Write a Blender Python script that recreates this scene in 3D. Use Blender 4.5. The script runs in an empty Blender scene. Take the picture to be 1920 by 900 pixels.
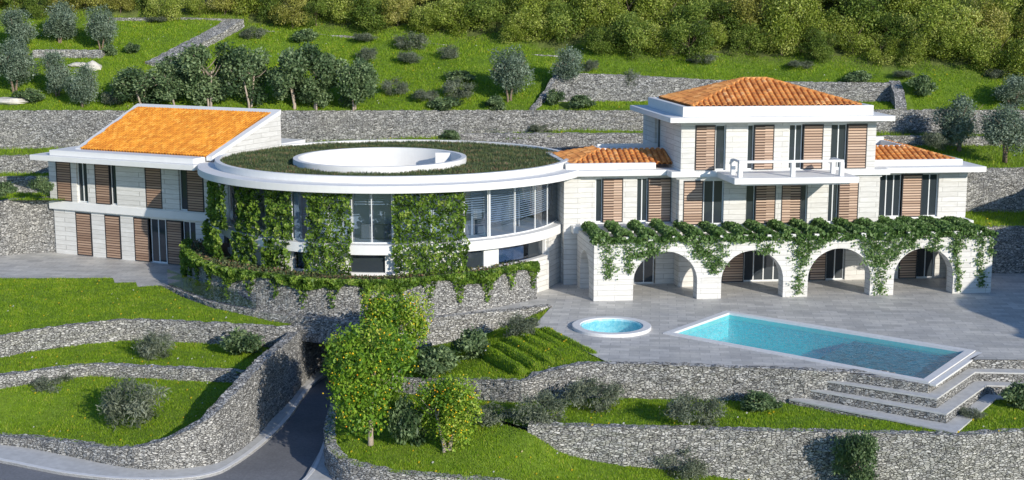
import bpy, math, random
import numpy as np
from mathutils import Vector, noise, geometry
random.seed(7); rng = np.random.default_rng(11)
scene = bpy.context.scene
col = scene.collection
# ------------------------------------------------------------------ camera, sky, sun, exposure
CAM_H = 17.0; PITCH = math.radians(10.06); FPX = 2650.0
cam_d = bpy.data.cameras.new('camera'); cam = bpy.data.objects.new('camera', cam_d); col.objects.link(cam)
cam.location = (0, 0, CAM_H); cam.rotation_euler = (math.pi/2-PITCH, 0, 0)
cam_d.sensor_width = 36; cam_d.lens = FPX/1920*36; cam_d.clip_end = 3000; cam_d.clip_start = .5
scene.camera = cam
SUN_DIR = Vector((.576, -.817, 0)); SUN_EL = math.radians(20)
world = bpy.data.worlds.new('World'); scene.world = world; world.use_nodes = True
wn = world.node_tree.nodes; wl = world.node_tree.links
bg = wn['Background']; sky = wn.new('ShaderNodeTexSky'); sky.sky_type = 'NISHITA'; sky.sun_disc = False
sky.ozone_density = 4.0; sky.dust_density = .3; sky.sun_elevation = SUN_EL; sky.sun_rotation = math.atan2(SUN_DIR.x, SUN_DIR.y)
tint = wn.new('ShaderNodeMix'); tint.data_type = 'RGBA'; tint.blend_type = 'MULTIPLY'; tint.inputs[0].default_value = 1; tint.inputs[7].default_value = (.84, .98, 1.14, 1)
wl.new(sky.outputs[0], tint.inputs[6]); wl.new(tint.outputs[2], bg.inputs[0]); bg.inputs[1].default_value = .14
sl = bpy.data.lights.new('sun', 'SUN'); sl.energy = 4.45; sl.angle = math.radians(.5); sl.color = (1, .925, .8)
so = bpy.data.objects.new('sun', sl); col.objects.link(so)
sd = Vector((SUN_DIR.x*math.cos(SUN_EL), SUN_DIR.y*math.cos(SUN_EL), math.sin(SUN_EL)))
so.rotation_euler = sd.to_track_quat('Z', 'Y').to_euler(); so.location = (60, -80, 60)
scene.view_settings.view_transform = 'Standard'; scene.view_settings.look = 'None'
scene.view_settings.exposure = 0.07; scene.view_settings.gamma = 1.0

# ------------------------------------------------------------------ survey helpers (photo measurements -> metres in the world)
CP, SP = math.cos(PITCH), math.sin(PITCH)
def ray(px, py):
    a = (px-960)/FPX; b = (450-py)/FPX
    return a, CP+b*SP, -SP+b*CP
def G(px, py, z=0.0):
    x, y, d = ray(px, py); t = (z-CAM_H)/d
    return (x*t, y*t, z)
def proj(X, Y, Z):
    dz = Z-CAM_H; dep = Y*CP-dz*SP; up = Y*SP+dz*CP
    return 960+FPX*X/dep, 450-FPX*up/dep
class Frame:
    def __init__(s, o, U, W): s.o, s.U, s.W = o, U, W
    def pt(s, u, v, z): return (s.o[0]+s.U[0]*u+s.W[0]*v, s.o[1]+s.U[1]*u+s.W[1]*v, z)
    def uv(s, x, y):
        x -= s.o[0]; y -= s.o[1]; D = s.U[0]*s.W[1]-s.U[1]*s.W[0]
        return (x*s.W[1]-y*s.W[0])/D, (s.U[0]*y-s.U[1]*x)/D
    def ux(s, px, py, v):      # where a sight line meets the vertical plane v = const
        a, b, d = ray(px, py); ox, oy = s.o[0]+s.W[0]*v, s.o[1]+s.W[1]*v
        D = a*(-s.U[1])+s.U[0]*b
        t = (ox*(-s.U[1])+s.U[0]*oy)/D
        return ((a*t-ox)*s.U[0]+(b*t-oy)*s.U[1]), CAM_H+d*t
def ell_hit(px, py, cx, cy, rx, ry):
    a, b, d = ray(px, py)
    A = (a/rx)**2+(b/ry)**2; B = -2*(a*cx/rx**2+b*cy/ry**2); Cc = (cx/rx)**2+(cy/ry)**2-1
    q = B*B-4*A*Cc
    t = (-B-math.sqrt(max(q, 0)))/(2*A)
    return math.atan2((b*t-cy)/ry, (a*t-cx)/rx)

# ------------------------------------------------------------------ object helpers
ORI = {}
def tag(o, label=None, cat=None, group=None, kind=None):
    if label: o['label'] = label
    if cat: o['category'] = cat
    if group: o['group'] = group
    if kind: o['kind'] = kind
    return o
def thing(name, loc, label, cat, group=None):
    o = bpy.data.objects.new(name, None); o.empty_display_size = .3; col.objects.link(o)
    o.location = loc; ORI[o.name] = Vector(loc)
    return tag(o, label, cat, group)
def link(name, me, parent=None, mat=None):
    o = bpy.data.objects.new(name, me); col.objects.link(o)
    if mat and not me.materials: me.materials.append(mat)
    if parent:
        o.parent = parent; ORI[o.name] = ORI.get(parent.name, Vector((0, 0, 0)))
    return o
class MB:
    def __init__(s): s.v = []; s.f = []; s.r = []
    def add(s, vs, fs, r=None):
        n = len(s.v); s.v += [tuple(p) for p in vs]; s.f += [tuple(i+n for i in f) for f in fs]
        s.r += [random.random() if r is None else r]*len(fs); return s
    def box(s, F, u0, u1, v0, v1, z0, z1):
        p = [F.pt(u, v, z) for z in (z0, z1) for u, v in ((u0, v0), (u1, v0), (u1, v1), (u0, v1))]
        return s.add(p, [(3, 2, 1, 0), (4, 5, 6, 7), (0, 1, 5, 4), (1, 2, 6, 5), (2, 3, 7, 6), (3, 0, 4, 7)])
    def prism(s, poly, z0, z1):
        n = len(poly)
        area = sum(poly[i][0]*poly[(i+1) % n][1]-poly[(i+1) % n][0]*poly[i][1] for i in range(n))
        if area < 0: poly = poly[::-1]
        vs = [(p[0], p[1], z0) for p in poly]+[(p[0], p[1], z1) for p in poly]
        fs = [tuple(range(n-1, -1, -1)), tuple(range(n, 2*n))]+[(i, (i+1) % n, (i+1) % n+n, i+n) for i in range(n)]
        return s.add(vs, fs)
    def extr(s, loop, off):    # polygon of 3D points, extruded by a vector
        n = len(loop); vs = list(loop)+[(p[0]+off[0], p[1]+off[1], p[2]+off[2]) for p in loop]
        tris = geometry.tessellate_polygon([[Vector(p) for p in loop]])
        fs = [tuple(t) for t in tris]+[tuple(i+n for i in t[::-1]) for t in tris]+[(i, i+n, (i+1) % n+n, (i+1) % n) for i in range(n)]
        return s.add(vs, fs)
    def tube(s, pts, rad, n=6, cap=True):
        vs = []; P = [Vector(p) for p in pts]
        for i, p in enumerate(P):
            d = (P[min(i+1, len(P)-1)]-P[max(i-1, 0)]).normalized()
            a = d.cross(Vector((.3, .9, .1))).normalized(); b = d.cross(a)
            r = rad[i] if isinstance(rad, (list, tuple)) else rad
            vs += [p+a*(r*math.cos(2*math.pi*k/n))+b*(r*math.sin(2*math.pi*k/n)) for k in range(n)]
        fs = [(i*n+k, i*n+(k+1) % n, (i+1)*n+(k+1) % n, (i+1)*n+k) for i in range(len(P)-1) for k in range(n)]
        if cap: fs += [tuple(range(n-1, -1, -1)), tuple(range((len(P)-1)*n, len(P)*n))]
        return s.add(vs, fs)
    def ring(s, c, r0, r1, z0, z1, a0=0, a1=2*math.pi, n=128):
        full = abs(a1-a0-2*math.pi) < 1e-6
        m = n if full else n+1
        A = [a0+(a1-a0)*i/n for i in range(m)]
        vs = []
        for a in A:
            ca, sa = math.cos(a), math.sin(a)
            for r in (r0, r1):
                for z in (z0, z1): vs.append((c[0]+r[0]*ca, c[1]+r[1]*sa, z))
        fs = []
        for i in range(n):
            j = (i+1) % m; i4, j4 = i*4, j*4
            fs += [(i4+1, i4+3, j4+3, j4+1), (i4, j4, j4+2, i4+2), (i4+2, j4+2, j4+3, i4+3), (i4, i4+1, j4+1, j4)]
        if not full: fs += [(0, 2, 3, 1), (m*4-4, m*4-3, m*4-1, m*4-2)]
        return s.add(vs, fs)
    def build(s, name, mat, parent=None, smooth=False, bevel=0):
        me = bpy.data.meshes.new(name)
        o0 = ORI.get(parent.name, Vector((0, 0, 0))) if parent else Vector((0, 0, 0))
        me.from_pydata([(p[0]-o0.x, p[1]-o0.y, p[2]-o0.z) for p in s.v], [], s.f)
        at = me.attributes.new('rnd', 'FLOAT', 'FACE'); at.data.foreach_set('value', s.r)
        me.update()
        if smooth: me.polygons.foreach_set('use_smooth', [True]*len(me.polygons))
        o = link(name, me, parent, mat)
        if bevel:
            b = o.modifiers.new('bevel', 'BEVEL'); b.width = bevel; b.segments = 2; b.limit_method = 'ANGLE'
        return o
def np_mesh(name, V, k, rnd, mat, parent=None, origin=None):
    """V: (N*k,3) vertices, k per face"""
    V = np.asarray(V, dtype=np.float32)
    if parent is not None and origin is None: V = V-np.array(ORI.get(parent.name, (0, 0, 0)), dtype=np.float32)
    nf = len(V)//k
    me = bpy.data.meshes.new(name)
    me.vertices.add(len(V)); me.vertices.foreach_set('co', V.ravel())
    me.loops.add(len(V)); me.loops.foreach_set('vertex_index', np.arange(len(V), dtype=np.int32))
    me.polygons.add(nf); me.polygons.foreach_set('loop_start', np.arange(0, len(V), k, dtype=np.int32))
    at = me.attributes.new('rnd', 'FLOAT', 'FACE'); at.data.foreach_set('value', np.asarray(rnd, dtype=np.float32))
    me.update(calc_edges=True); me.validate()
    if mat: me.materials.append(mat)
    return me if origin == 'mesh' else link(name, me, parent)
def structure(o): o['kind'] = 'structure'; return o

# ------------------------------------------------------------------ materials
def newmat(name):
    m = bpy.data.materials.new(name); m.use_nodes = True
    nt = m.node_tree; return m, nt, nt.nodes['Principled BSDF']
def N(nt, t, **kw):
    n = nt.nodes.new(t)
    for k, v in kw.items():
        if k in n.inputs: n.inputs[k].default_value = v
        else: setattr(n, k, v)
    return n
def coords(nt, scale=(1, 1, 1), rot=(0, 0, 0)):
    g = N(nt, 'ShaderNodeNewGeometry'); mp = N(nt, 'ShaderNodeMapping'); mp.inputs['Scale'].default_value = scale
    mp.inputs['Rotation'].default_value = rot
    nt.links.new(g.outputs['Position'], mp.inputs['Vector']); return mp.outputs[0]
def ramp(nt, fac, stops, interp='LINEAR'):
    r = N(nt, 'ShaderNodeValToRGB'); r.color_ramp.interpolation = interp
    e = r.color_ramp.elements
    while len(e) < len(stops): e.new(.5)
    for i, (p, c) in enumerate(stops): e[i].position = p; e[i].color = (*c, 1) if len(c) == 3 else c
    nt.links.new(fac, r.inputs[0]); return r.outputs[0]
def mixc(nt, fac, a, b, mode='MIX'):
    m = N(nt, 'ShaderNodeMix', data_type='RGBA', blend_type=mode)
    if isinstance(fac, (int, float)): m.inputs[0].default_value = fac
    else: nt.links.new(fac, m.inputs[0])
    for i, x in ((6, a), (7, b)):
        if isinstance(x, tuple): m.inputs[i].default_value = (*x, 1)
        else: nt.links.new(x, m.inputs[i])
    return m.outputs[2]
def noise_t(nt, vec, scale, detail=4, rough=.6):
    n = N(nt, 'ShaderNodeTexNoise', Scale=scale, Detail=detail, Roughness=rough)
    nt.links.new(vec, n.inputs['Vector']); return n.outputs[0]
def bump(nt, bs, h, strength=.5, dist=.03):
    b = N(nt, 'ShaderNodeBump', Strength=strength, Distance=dist); nt.links.new(h, b.inputs['Height'])
    nt.links.new(b.outputs[0], bs.inputs['Normal'])
def plain(name, c, rough=.6, metal=0, var=.08, vs=3.0):
    m, nt, bs = newmat(name)
    n = noise_t(nt, coords(nt), vs)
    cc = ramp(nt, n, [(.3, tuple(x*(1-var) for x in c)), (.7, tuple(min(1, x*(1+var)) for x in c))])
    nt.links.new(cc, bs.inputs['Base Color']); bs.inputs['Roughness'].default_value = rough; bs.inputs['Metallic'].default_value = metal
    return m
def stone_mat(name, tones, sc=(5.6, 5.6, 13), gap=.042, tint=None):
    m, nt, bs = newmat(name)
    base = coords(nt)
    nz = N(nt, 'ShaderNodeTexNoise', Scale=1.7, Detail=2.0); nt.links.new(base, nz.inputs['Vector'])
    mix = N(nt, 'ShaderNodeVectorMath', operation='MULTIPLY_ADD'); mix.inputs[1].default_value = (.35, .35, .18)
    nt.links.new(nz.outputs['Color'], mix.inputs[0]); nt.links.new(base, mix.inputs[2])
    mp = N(nt, 'ShaderNodeMapping'); mp.inputs['Scale'].default_value = sc; nt.links.new(mix.outputs[0], mp.inputs[0])
    v = N(nt, 'ShaderNodeTexVoronoi', feature='F1', Scale=1.0, Randomness=.95); nt.links.new(mp.outputs[0], v.inputs['Vector'])
    e = N(nt, 'ShaderNodeTexVoronoi', feature='DISTANCE_TO_EDGE', Scale=1.0, Randomness=.95); nt.links.new(mp.outputs[0], e.inputs['Vector'])
    sep = N(nt, 'ShaderNodeSeparateColor'); nt.links.new(v.outputs['Color'], sep.inputs[0])
    c = ramp(nt, sep.outputs[0], tones)
    fine = noise_t(nt, base, 22, 3); c = mixc(nt, .35, c, ramp(nt, fine, [(.3, (.14, .14, .14)), (.7, (.74, .73, .7))]), 'MIX')
    big = noise_t(nt, base, .35, 3)
    c = mixc(nt, 1.0, c, ramp(nt, big, [(.3, (.88, .89, .91)), (.7, (1.06, 1.04, 1.0))]), 'MULTIPLY')
    g = ramp(nt, e.outputs['Distance'], [(0, (0, 0, 0)), (gap, (.12, .12, .12)), (gap*3.2, (1, 1, 1))])
    c = mixc(nt, 1.0, c, ramp(nt, e.outputs['Distance'], [(0, (.05, .05, .05)), (gap*1.3, (.45, .45, .45)), (gap*2.6, (1, 1, 1))]), 'MULTIPLY')
    nt.links.new(c, bs.inputs['Base Color']); bs.inputs['Roughness'].default_value = .9
    hh = mixc(nt, .3, g, fine, 'MIX')
    rr = mixc(nt, .35, hh, sep.outputs[1], 'MIX')
    bump(nt, bs, rr, .9, .08)
    return m
def leaf_mat(name, stops, trans=.35, rough=.55):
    m, nt, bs = newmat(name)
    a = N(nt, 'ShaderNodeAttribute', attribute_name='rnd')
    c = ramp(nt, a.outputs['Fac'], stops)
    nt.links.new(c, bs.inputs['Base Color']); bs.inputs['Roughness'].default_value = rough
    tr = N(nt, 'ShaderNodeBsdfTranslucent'); nt.links.new(c, tr.inputs[0])
    mx = N(nt, 'ShaderNodeMixShader'); mx.inputs[0].default_value = trans
    nt.links.new(bs.outputs[0], mx.inputs[1]); nt.links.new(tr.outputs[0], mx.inputs[2])
    nt.links.new(mx.outputs[0], nt.nodes['Material Output'].inputs[0]); return m
M = {}
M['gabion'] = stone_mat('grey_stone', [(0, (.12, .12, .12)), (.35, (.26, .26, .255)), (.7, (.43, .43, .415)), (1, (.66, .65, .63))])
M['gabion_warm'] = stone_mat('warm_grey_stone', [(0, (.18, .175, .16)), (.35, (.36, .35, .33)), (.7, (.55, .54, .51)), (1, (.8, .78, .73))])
M['plaster'] = plain('white_render', (.76, .76, .75), .7, 0, .03, 1.5)
M['coping'] = plain('pale_coping', (.72, .72, .72), .5, 0, .04)
M['soil'] = plain('brown_soil', (.16, .1, .06), .95, 0, .4, 9)
M['metal'] = plain('white_metal', (.75, .77, .78), .35, 0, .02)
M['dark_metal'] = plain('dark_frame', (.03, .03, .035), .4, 0, .1)
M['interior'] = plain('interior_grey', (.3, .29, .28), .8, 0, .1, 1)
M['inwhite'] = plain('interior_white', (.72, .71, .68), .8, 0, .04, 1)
M['kerb'] = plain('kerb_white', (.7, .7, .7), .7, 0, .06, 4)
M['pavement'] = plain('pavement_grey', (.52, .52, .51), .85, 0, .12, 3)
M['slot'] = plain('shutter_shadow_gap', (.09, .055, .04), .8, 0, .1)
M['bark'] = plain('bark', (.2, .15, .11), .9, 0, .3, 12)
M['palebark'] = plain('pale_bark', (.4, .33, .27), .9, 0, .25, 12)
M['rock'] = plain('pale_rock', (.6, .57, .5), .9, 0, .2, 3)
M['fruit_y'] = plain('yellow_fruit', (.85, .55, .02), .4, 0, .15, 5)
M['fruit_o'] = plain('orange_fruit', (.85, .3, .02), .4, 0, .15, 5)
# travertine walls: thin horizontal courses
m, nt, bs = newmat('travertine')
g = N(nt, 'ShaderNodeNewGeometry'); sx = N(nt, 'ShaderNodeSeparateXYZ'); nt.links.new(g.outputs['Position'], sx.inputs[0])
ad = N(nt, 'ShaderNodeMath', operation='ADD'); nt.links.new(sx.outputs[0], ad.inputs[0])
my = N(nt, 'ShaderNodeMath', operation='MULTIPLY'); my.inputs[1].default_value = .9; nt.links.new(sx.outputs[1], my.inputs[0]); nt.links.new(my.outputs[0], ad.inputs[1])
cb = N(nt, 'ShaderNodeCombineXYZ'); nt.links.new(ad.outputs[0], cb.inputs[0]); nt.links.new(sx.outputs[2], cb.inputs[1])
br = N(nt, 'ShaderNodeTexBrick', Scale=1.0); br.inputs['Color1'].default_value = (.76, .755, .735, 1); br.inputs['Color2'].default_value = (.67, .662, .64, 1)
br.inputs['Mortar'].default_value = (.44, .43, .41, 1); br.inputs['Mortar Size'].default_value = .014; br.inputs['Brick Width'].default_value = 2.1; br.inputs['Row Height'].default_value = .3
nt.links.new(cb.outputs[0], br.inputs['Vector'])
st = noise_t(nt, coords(nt, (.9, .9, 7)), 1.6, 6, .75)
c = mixc(nt, .8, br.outputs[0], ramp(nt, st, [(.3, (.74, .73, .7)), (.62, (1, 1, 1))]), 'MULTIPLY')
nt.links.new(c, bs.inputs['Base Color']); bs.inputs['Roughness'].default_value = .75
bump(nt, bs, br.outputs['Fac'], -.4, .01); M['travertine'] = m
# shutters
m, nt, bs = newmat('shutter_wood'); a = N(nt, 'ShaderNodeAttribute', attribute_name='rnd')
nt.links.new(ramp(nt, a.outputs['Fac'], [(0, (.42, .28, .2)), (1, (.62, .45, .34))]), bs.inputs['Base Color']); bs.inputs['Roughness'].default_value = .6; M['wood'] = m
m, nt, bs = newmat('shutter_brown'); a = N(nt, 'ShaderNodeAttribute', attribute_name='rnd')
nt.links.new(ramp(nt, a.outputs['Fac'], [(0, (.3, .19, .13)), (1, (.46, .31, .22))]), bs.inputs['Base Color']); bs.inputs['Roughness'].default_value = .6; M['wood_brown'] = m
# window glass (dark rooms behind reflective panes)
m, nt, bs = newmat('window_glass'); bs.inputs['Base Color'].default_value = (.035, .045, .055, 1); bs.inputs['Roughness'].default_value = .04; bs.inputs['IOR'].default_value = 1.6
M['glass_dark'] = m
def schlick(nt, normal=None, f0=.02, cap=1.0):
    g = N(nt, 'ShaderNodeNewGeometry'); d = N(nt, 'ShaderNodeVectorMath', operation='DOT_PRODUCT')
    nt.links.new(g.outputs['Incoming'], d.inputs[0]); nt.links.new(normal or g.outputs['Normal'], d.inputs[1])
    def mt(op, a, b=None):
        n = N(nt, 'ShaderNodeMath', operation=op)
        for i, x in enumerate((a, b)):
            if x is None: continue
            if isinstance(x, (int, float)): n.inputs[i].default_value = x
            else: nt.links.new(x, n.inputs[i])
        return n.outputs[0]
    x = mt('ABSOLUTE', d.outputs['Value']); x = mt('SUBTRACT', 1.0, x); x = mt('MAXIMUM', x, 0.0); x = mt('POWER', x, 5.0)
    return mt('MINIMUM', mt('MULTIPLY_ADD', x, 1-f0) if False else mt('ADD', mt('MULTIPLY', x, 1-f0), f0), cap)
def clear_glass(name, tint, base=.06):
    m, nt, bs = newmat(name); nt.nodes.remove(bs)
    t = N(nt, 'ShaderNodeBsdfTransparent'); t.inputs[0].default_value = (*tint, 1)
    gl = N(nt, 'ShaderNodeBsdfGlossy', Roughness=.02)
    mx = N(nt, 'ShaderNodeMixShader'); nt.links.new(schlick(nt, None, base+.04), mx.inputs[0]); nt.links.new(t.outputs[0], mx.inputs[1]); nt.links.new(gl.outputs[0], mx.inputs[2])
    nt.links.new(mx.outputs[0], nt.nodes['Material Output'].inputs[0]); return m
M['glass'] = clear_glass('clear_glass', (.5, .6, .74), .12)
# water
def water_mat(name, tint, scale=4.5):
    m, nt, bs = newmat(name); nt.nodes.remove(bs)
    co = coords(nt, (1, 1, 1)); n1 = noise_t(nt, co, scale, 3, .5); n2 = noise_t(nt, co, scale*3.3, 2)
    h = mixc(nt, .35, n1, n2)
    b = N(nt, 'ShaderNodeBump', Strength=1.0, Distance=.2); nt.links.new(h, b.inputs['Height'])
    t = N(nt, 'ShaderNodeBsdfTransparent'); t.inputs[0].default_value = (*tint, 1)
    gl = N(nt, 'ShaderNodeBsdfGlossy', Roughness=.03)
    nt.links.new(b.outputs[0], gl.inputs['Normal'])
    mx = N(nt, 'ShaderNodeMixShader'); nt.links.new(schlick(nt, b.outputs[0]), mx.inputs[0]); nt.links.new(t.outputs[0], mx.inputs[1]); nt.links.new(gl.outputs[0], mx.inputs[2])
    nt.links.new(mx.outputs[0], nt.nodes['Material Output'].inputs[0]); return m
M['water'] = water_mat('pool_water', (.12, .93, .96))
def basin_mat(name, a, b, sc):
    m, nt, bs = newmat(name); co = coords(nt)
    v = N(nt, 'ShaderNodeTexVoronoi', feature='F1', Scale=sc); nt.links.new(co, v.inputs['Vector'])
    sep = N(nt, 'ShaderNodeSeparateColor'); nt.links.new(v.outputs['Color'], sep.inputs[0])
    nt.links.new(ramp(nt, sep.outputs[0], [(0, a), (1, b)]), bs.inputs['Base Color']); bs.inputs['Roughness'].default_value = .4; return m
M['basin'] = basin_mat('turquoise_mosaic', (.0, .5, .58), (.0, .74, .8), 14)
M['basin_dark'] = basin_mat('slate_mosaic', (.0, .05, .12), (.06, .26, .42), 5)
# terracotta tiles
def tile_mat(name, stops):
    m, nt, bs = newmat(name); a = N(nt, 'ShaderNodeAttribute', attribute_name='rnd'); c = ramp(nt, a.outputs['Fac'], stops)
    n = noise_t(nt, coords(nt), 1.3, 4); c = mixc(nt, 1.0, c, ramp(nt, n, [(.3, (.85, .8, .75)), (.7, (1.1, 1.1, 1.1))]), 'MULTIPLY')
    nt.links.new(c, bs.inputs['Base Color']); bs.inputs['Roughness'].default_value = .7; return m
M['tile'] = tile_mat('orange_tiles', [(0, (.6, .22, .02)), (.4, (.72, .29, .03)), (.8, (.8, .36, .04)), (1, (.85, .45, .08))])
M['tile_villa'] = tile_mat('terracotta_tiles', [(0, (.5, .19, .05)), (.4, (.66, .27, .07)), (.85, (.78, .36, .1)), (1, (.85, .48, .2))])
# terrace paving slabs
m, nt, bs = newmat('paving'); co = coords(nt, (1, 1, 1), (0, 0, .1))
br = N(nt, 'ShaderNodeTexBrick', Scale=1.0, offset=.5); br.inputs['Color1'].default_value = (.46, .455, .435, 1); br.inputs['Color2'].default_value = (.62, .61, .585, 1)
br.inputs['Mortar'].default_value = (.33, .33, .33, 1); br.inputs['Mortar Size'].default_value = .012; br.inputs['Brick Width'].default_value = .95; br.inputs['Row Height'].default_value = .48
br.inputs['Bias'].default_value = 0; nt.links.new(co, br.inputs['Vector'])
n = noise_t(nt, co, .5, 5, .65); n2 = noise_t(nt, co, 6, 4)
c = mixc(nt, 1.0, br.outputs[0], ramp(nt, n, [(.25, (.72, .73, .76)), (.75, (1.2, 1.17, 1.12))]), 'MULTIPLY')
c = mixc(nt, 1.0, c, ramp(nt, n2, [(.3, (.9, .9, .9)), (.7, (1.08, 1.08, 1.08))]), 'MULTIPLY')
nt.links.new(c, bs.inputs['Base Color']); bs.inputs['Roughness'].default_value = .55; M['paving'] = m
# asphalt
m, nt, bs = newmat('asphalt'); n = noise_t(nt, coords(nt), 9, 5, .7); n2 = noise_t(nt, coords(nt), .4, 3)
c = mixc(nt, 1.0, ramp(nt, n, [(.3, (.13, .135, .15)), (.7, (.2, .205, .22))]), ramp(nt, n2, [(.3, (.85, .85, .85)), (.7, (1.15, 1.15, 1.15))]), 'MULTIPLY')
nt.links.new(c, bs.inputs['Base Color']); bs.inputs['Roughness'].default_value = .9; M['asphalt'] = m
# lawn soil/undergrass
def ground_mat(name, a, b, c3):
    m, nt, bs = newmat(name); co = coords(nt)
    n = noise_t(nt, co, 2.5, 6, .7); n2 = noise_t(nt, co, .22, 3)
    c = ramp(nt, n, [(.3, a), (.65, b)]); c = mixc(nt, ramp(nt, n2, [(.4, (0, 0, 0)), (.75, (.6, .6, .6))]), c, c3)
    nt.links.new(c, bs.inputs['Base Color']); bs.inputs['Roughness'].default_value = .95; bump(nt, bs, n, .8, .12); return m
M['lawn'] = ground_mat('grass_ground', (.1, .17, .009), (.18, .28, .014), (.17, .22, .02))
M['scrub'] = ground_mat('scrub_ground', (.07, .07, .025), (.16, .15, .06), (.2, .18, .1))
M['blade'] = leaf_mat('grass_blades', [(0, (.09, .18, .007)), (.45, (.23, .39, .012)), (.8, (.35, .49, .02)), (1, (.5, .5, .09))], .4)
M['sedum'] = leaf_mat('sedum_leaves', [(0, (.04, .065, .03)), (.5, (.09, .135, .045)), (.75, (.15, .17, .06)), (.9, (.24, .13, .08)), (1, (.28, .16, .12))], .2)
M['olive'] = leaf_mat('olive_leaves', [(0, (.08, .125, .08)), (.5, (.17, .235, .155)), (1, (.34, .42, .32))], .25)
M['broad'] = leaf_mat('dark_leaves', [(0, (.035, .075, .028)), (.5, (.11, .18, .07)), (1, (.3, .4, .19))], .3)
M['citrus'] = leaf_mat('citrus_leaves', [(0, (.045, .13, .008)), (.45, (.17, .32, .02)), (.85, (.37, .5, .05)), (1, (.52, .56, .1))], .3)
M['wood_a'] = leaf_mat('yellow_green_leaves', [(0, (.08, .12, .015)), (.5, (.33, .42, .05)), (1, (.68, .7, .22))], .35)
M['wood_b'] = leaf_mat('olive_green_leaves', [(0, (.04, .075, .012)), (.5, (.17, .26, .035)), (1, (.42, .5, .1))], .35)
M['wood_c'] = leaf_mat('mustard_leaves', [(0, (.13, .13, .02)), (.5, (.42, .43, .08)), (1, (.75, .68, .28))], .35)
M['lav'] = leaf_mat('grey_shrub_leaves', [(0, (.07, .095, .055)), (.5, (.15, .18, .115)), (1, (.3, .33, .24))], .25)
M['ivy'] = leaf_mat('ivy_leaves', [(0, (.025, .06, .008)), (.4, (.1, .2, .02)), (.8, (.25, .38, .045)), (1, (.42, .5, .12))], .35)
M['vine'] = leaf_mat('vine_leaves', [(0, (.05, .12, .02)), (.55, (.13, .24, .06)), (1, (.32, .44, .18))], .35)

# ------------------------------------------------------------------ leaf and grass generators
def leaves(P, size, up=.4, aspect=.6, shade=None, wild=1.0):
    n = len(P)
    d = rng.normal(size=(n, 3)); d /= np.linalg.norm(d, axis=1)[:, None]
    w = rng.normal(size=(n, 3))*wild; w[:, 2] += up*3; w = np.cross(d, w); w /= (np.linalg.norm(w, axis=1)[:, None]+1e-9)
    s = size*rng.uniform(.6, 1.35, n)[:, None]
    V = np.stack([P-d*s*.5, P-w*s*.5*aspect, P+d*s*.5, P+w*s*.5*aspect], axis=1).reshape(-1, 3)
    r = rng.uniform(0, 1, n) if shade is None else np.clip(shade+rng.normal(0, .18, n), 0, 1)
    return V, r
def crown_pts(n, rx, ry, rz, lobes, rng_=None, hollow=.55, spread=.72):
    g = rng_ or rng
    C = g.normal(size=(lobes, 3)); C /= np.linalg.norm(C, axis=1)[:, None]; C *= g.uniform(.25, 1, lobes)[:, None]**.5*spread
    R = g.uniform(.22, .46, lobes)
    w = R**2; k = g.choice(lobes, n, p=w/w.sum())
    d = g.normal(size=(n, 3)); d /= np.linalg.norm(d, axis=1)[:, None]
    rad = g.uniform(hollow, 1, n)**.6
    rad *= 1+.25*g.normal(size=n)*.6
    P = C[k]+d*(R[k]*rad)[:, None]
    lob = g.uniform(0, 1, lobes)[k]
    return P*np.array([rx, ry, rz]), lob
def crown_mesh(name, n, rx, ry, rz, lobes, size, mat, seed, asp=.6, hollow=.55, spread=.72):
    g = np.random.default_rng(seed)
    P, lob = crown_pts(n, rx, ry, rz, lobes, g, hollow, spread)
    V, r = leaves(P, size, .35, asp, .12+.72*lob)
    return np_mesh(name, V, 4, r, mat, origin='mesh')
def trunk_mesh(name, h, r, crown_r, mat, seed, stems=1, limbs=5):
    rd = random.Random(seed); b = MB()
    for s in range(stems):
        a = rd.uniform(0, 6.28); off = .12*(stems > 1)
        lean = rd.uniform(.1, .25)*h*(1 if stems > 1 else .4)
        p0 = (off*math.cos(a), off*math.sin(a), -.25)
        p1 = (p0[0]+lean*.4*math.cos(a), p0[1]+lean*.4*math.sin(a), h*.5); p2 = (p0[0]+lean*math.cos(a), p0[1]+lean*math.sin(a), h)
        b.tube([p0, (p0[0], p0[1], h*.15), p1, p2], [r*1.35, r, r*.8, r*.6], 7)
        for k in range(limbs):
            aa = a+k*2.4+rd.uniform(-.4, .4); L = crown_r*rd.uniform(.5, .85); zz = h*rd.uniform(.75, 1.0)
            q = Vector((p2[0]*zz/h, p2[1]*zz/h, zz))
            e = q+Vector((math.cos(aa)*L, math.sin(aa)*L, L*rd.uniform(.5, 1.1)))
            mid = (q+e)/2+Vector((0, 0, -.1*L))
            b.tube([q, mid, e], [r*.5, r*.32, r*.12], 5)
    me = bpy.data.meshes.new(name); me.from_pydata(b.v, [], b.f); me.materials.append(mat)
    me.polygons.foreach_set('use_smooth', [True]*len(me.polygons)); return me
SPECIES = {}
def species(key, crown, trunk, cz): SPECIES[key] = (crown, trunk, cz)
def plant(key, name, loc, label, cat, group=None, s=1.0, sz=None, rot=None):
    crown, trunk, cz = SPECIES[key]
    t = thing(name, loc, label, cat, group)
    t.scale = (s, s, sz or s); t.rotation_euler = (0, 0, random.uniform(0, 6.28) if rot is None else rot)
    c = link('crown' if trunk else 'foliage', crown, t); c.location = (0, 0, cz)
    if trunk: link('trunk', trunk, t)
    return t

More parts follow.
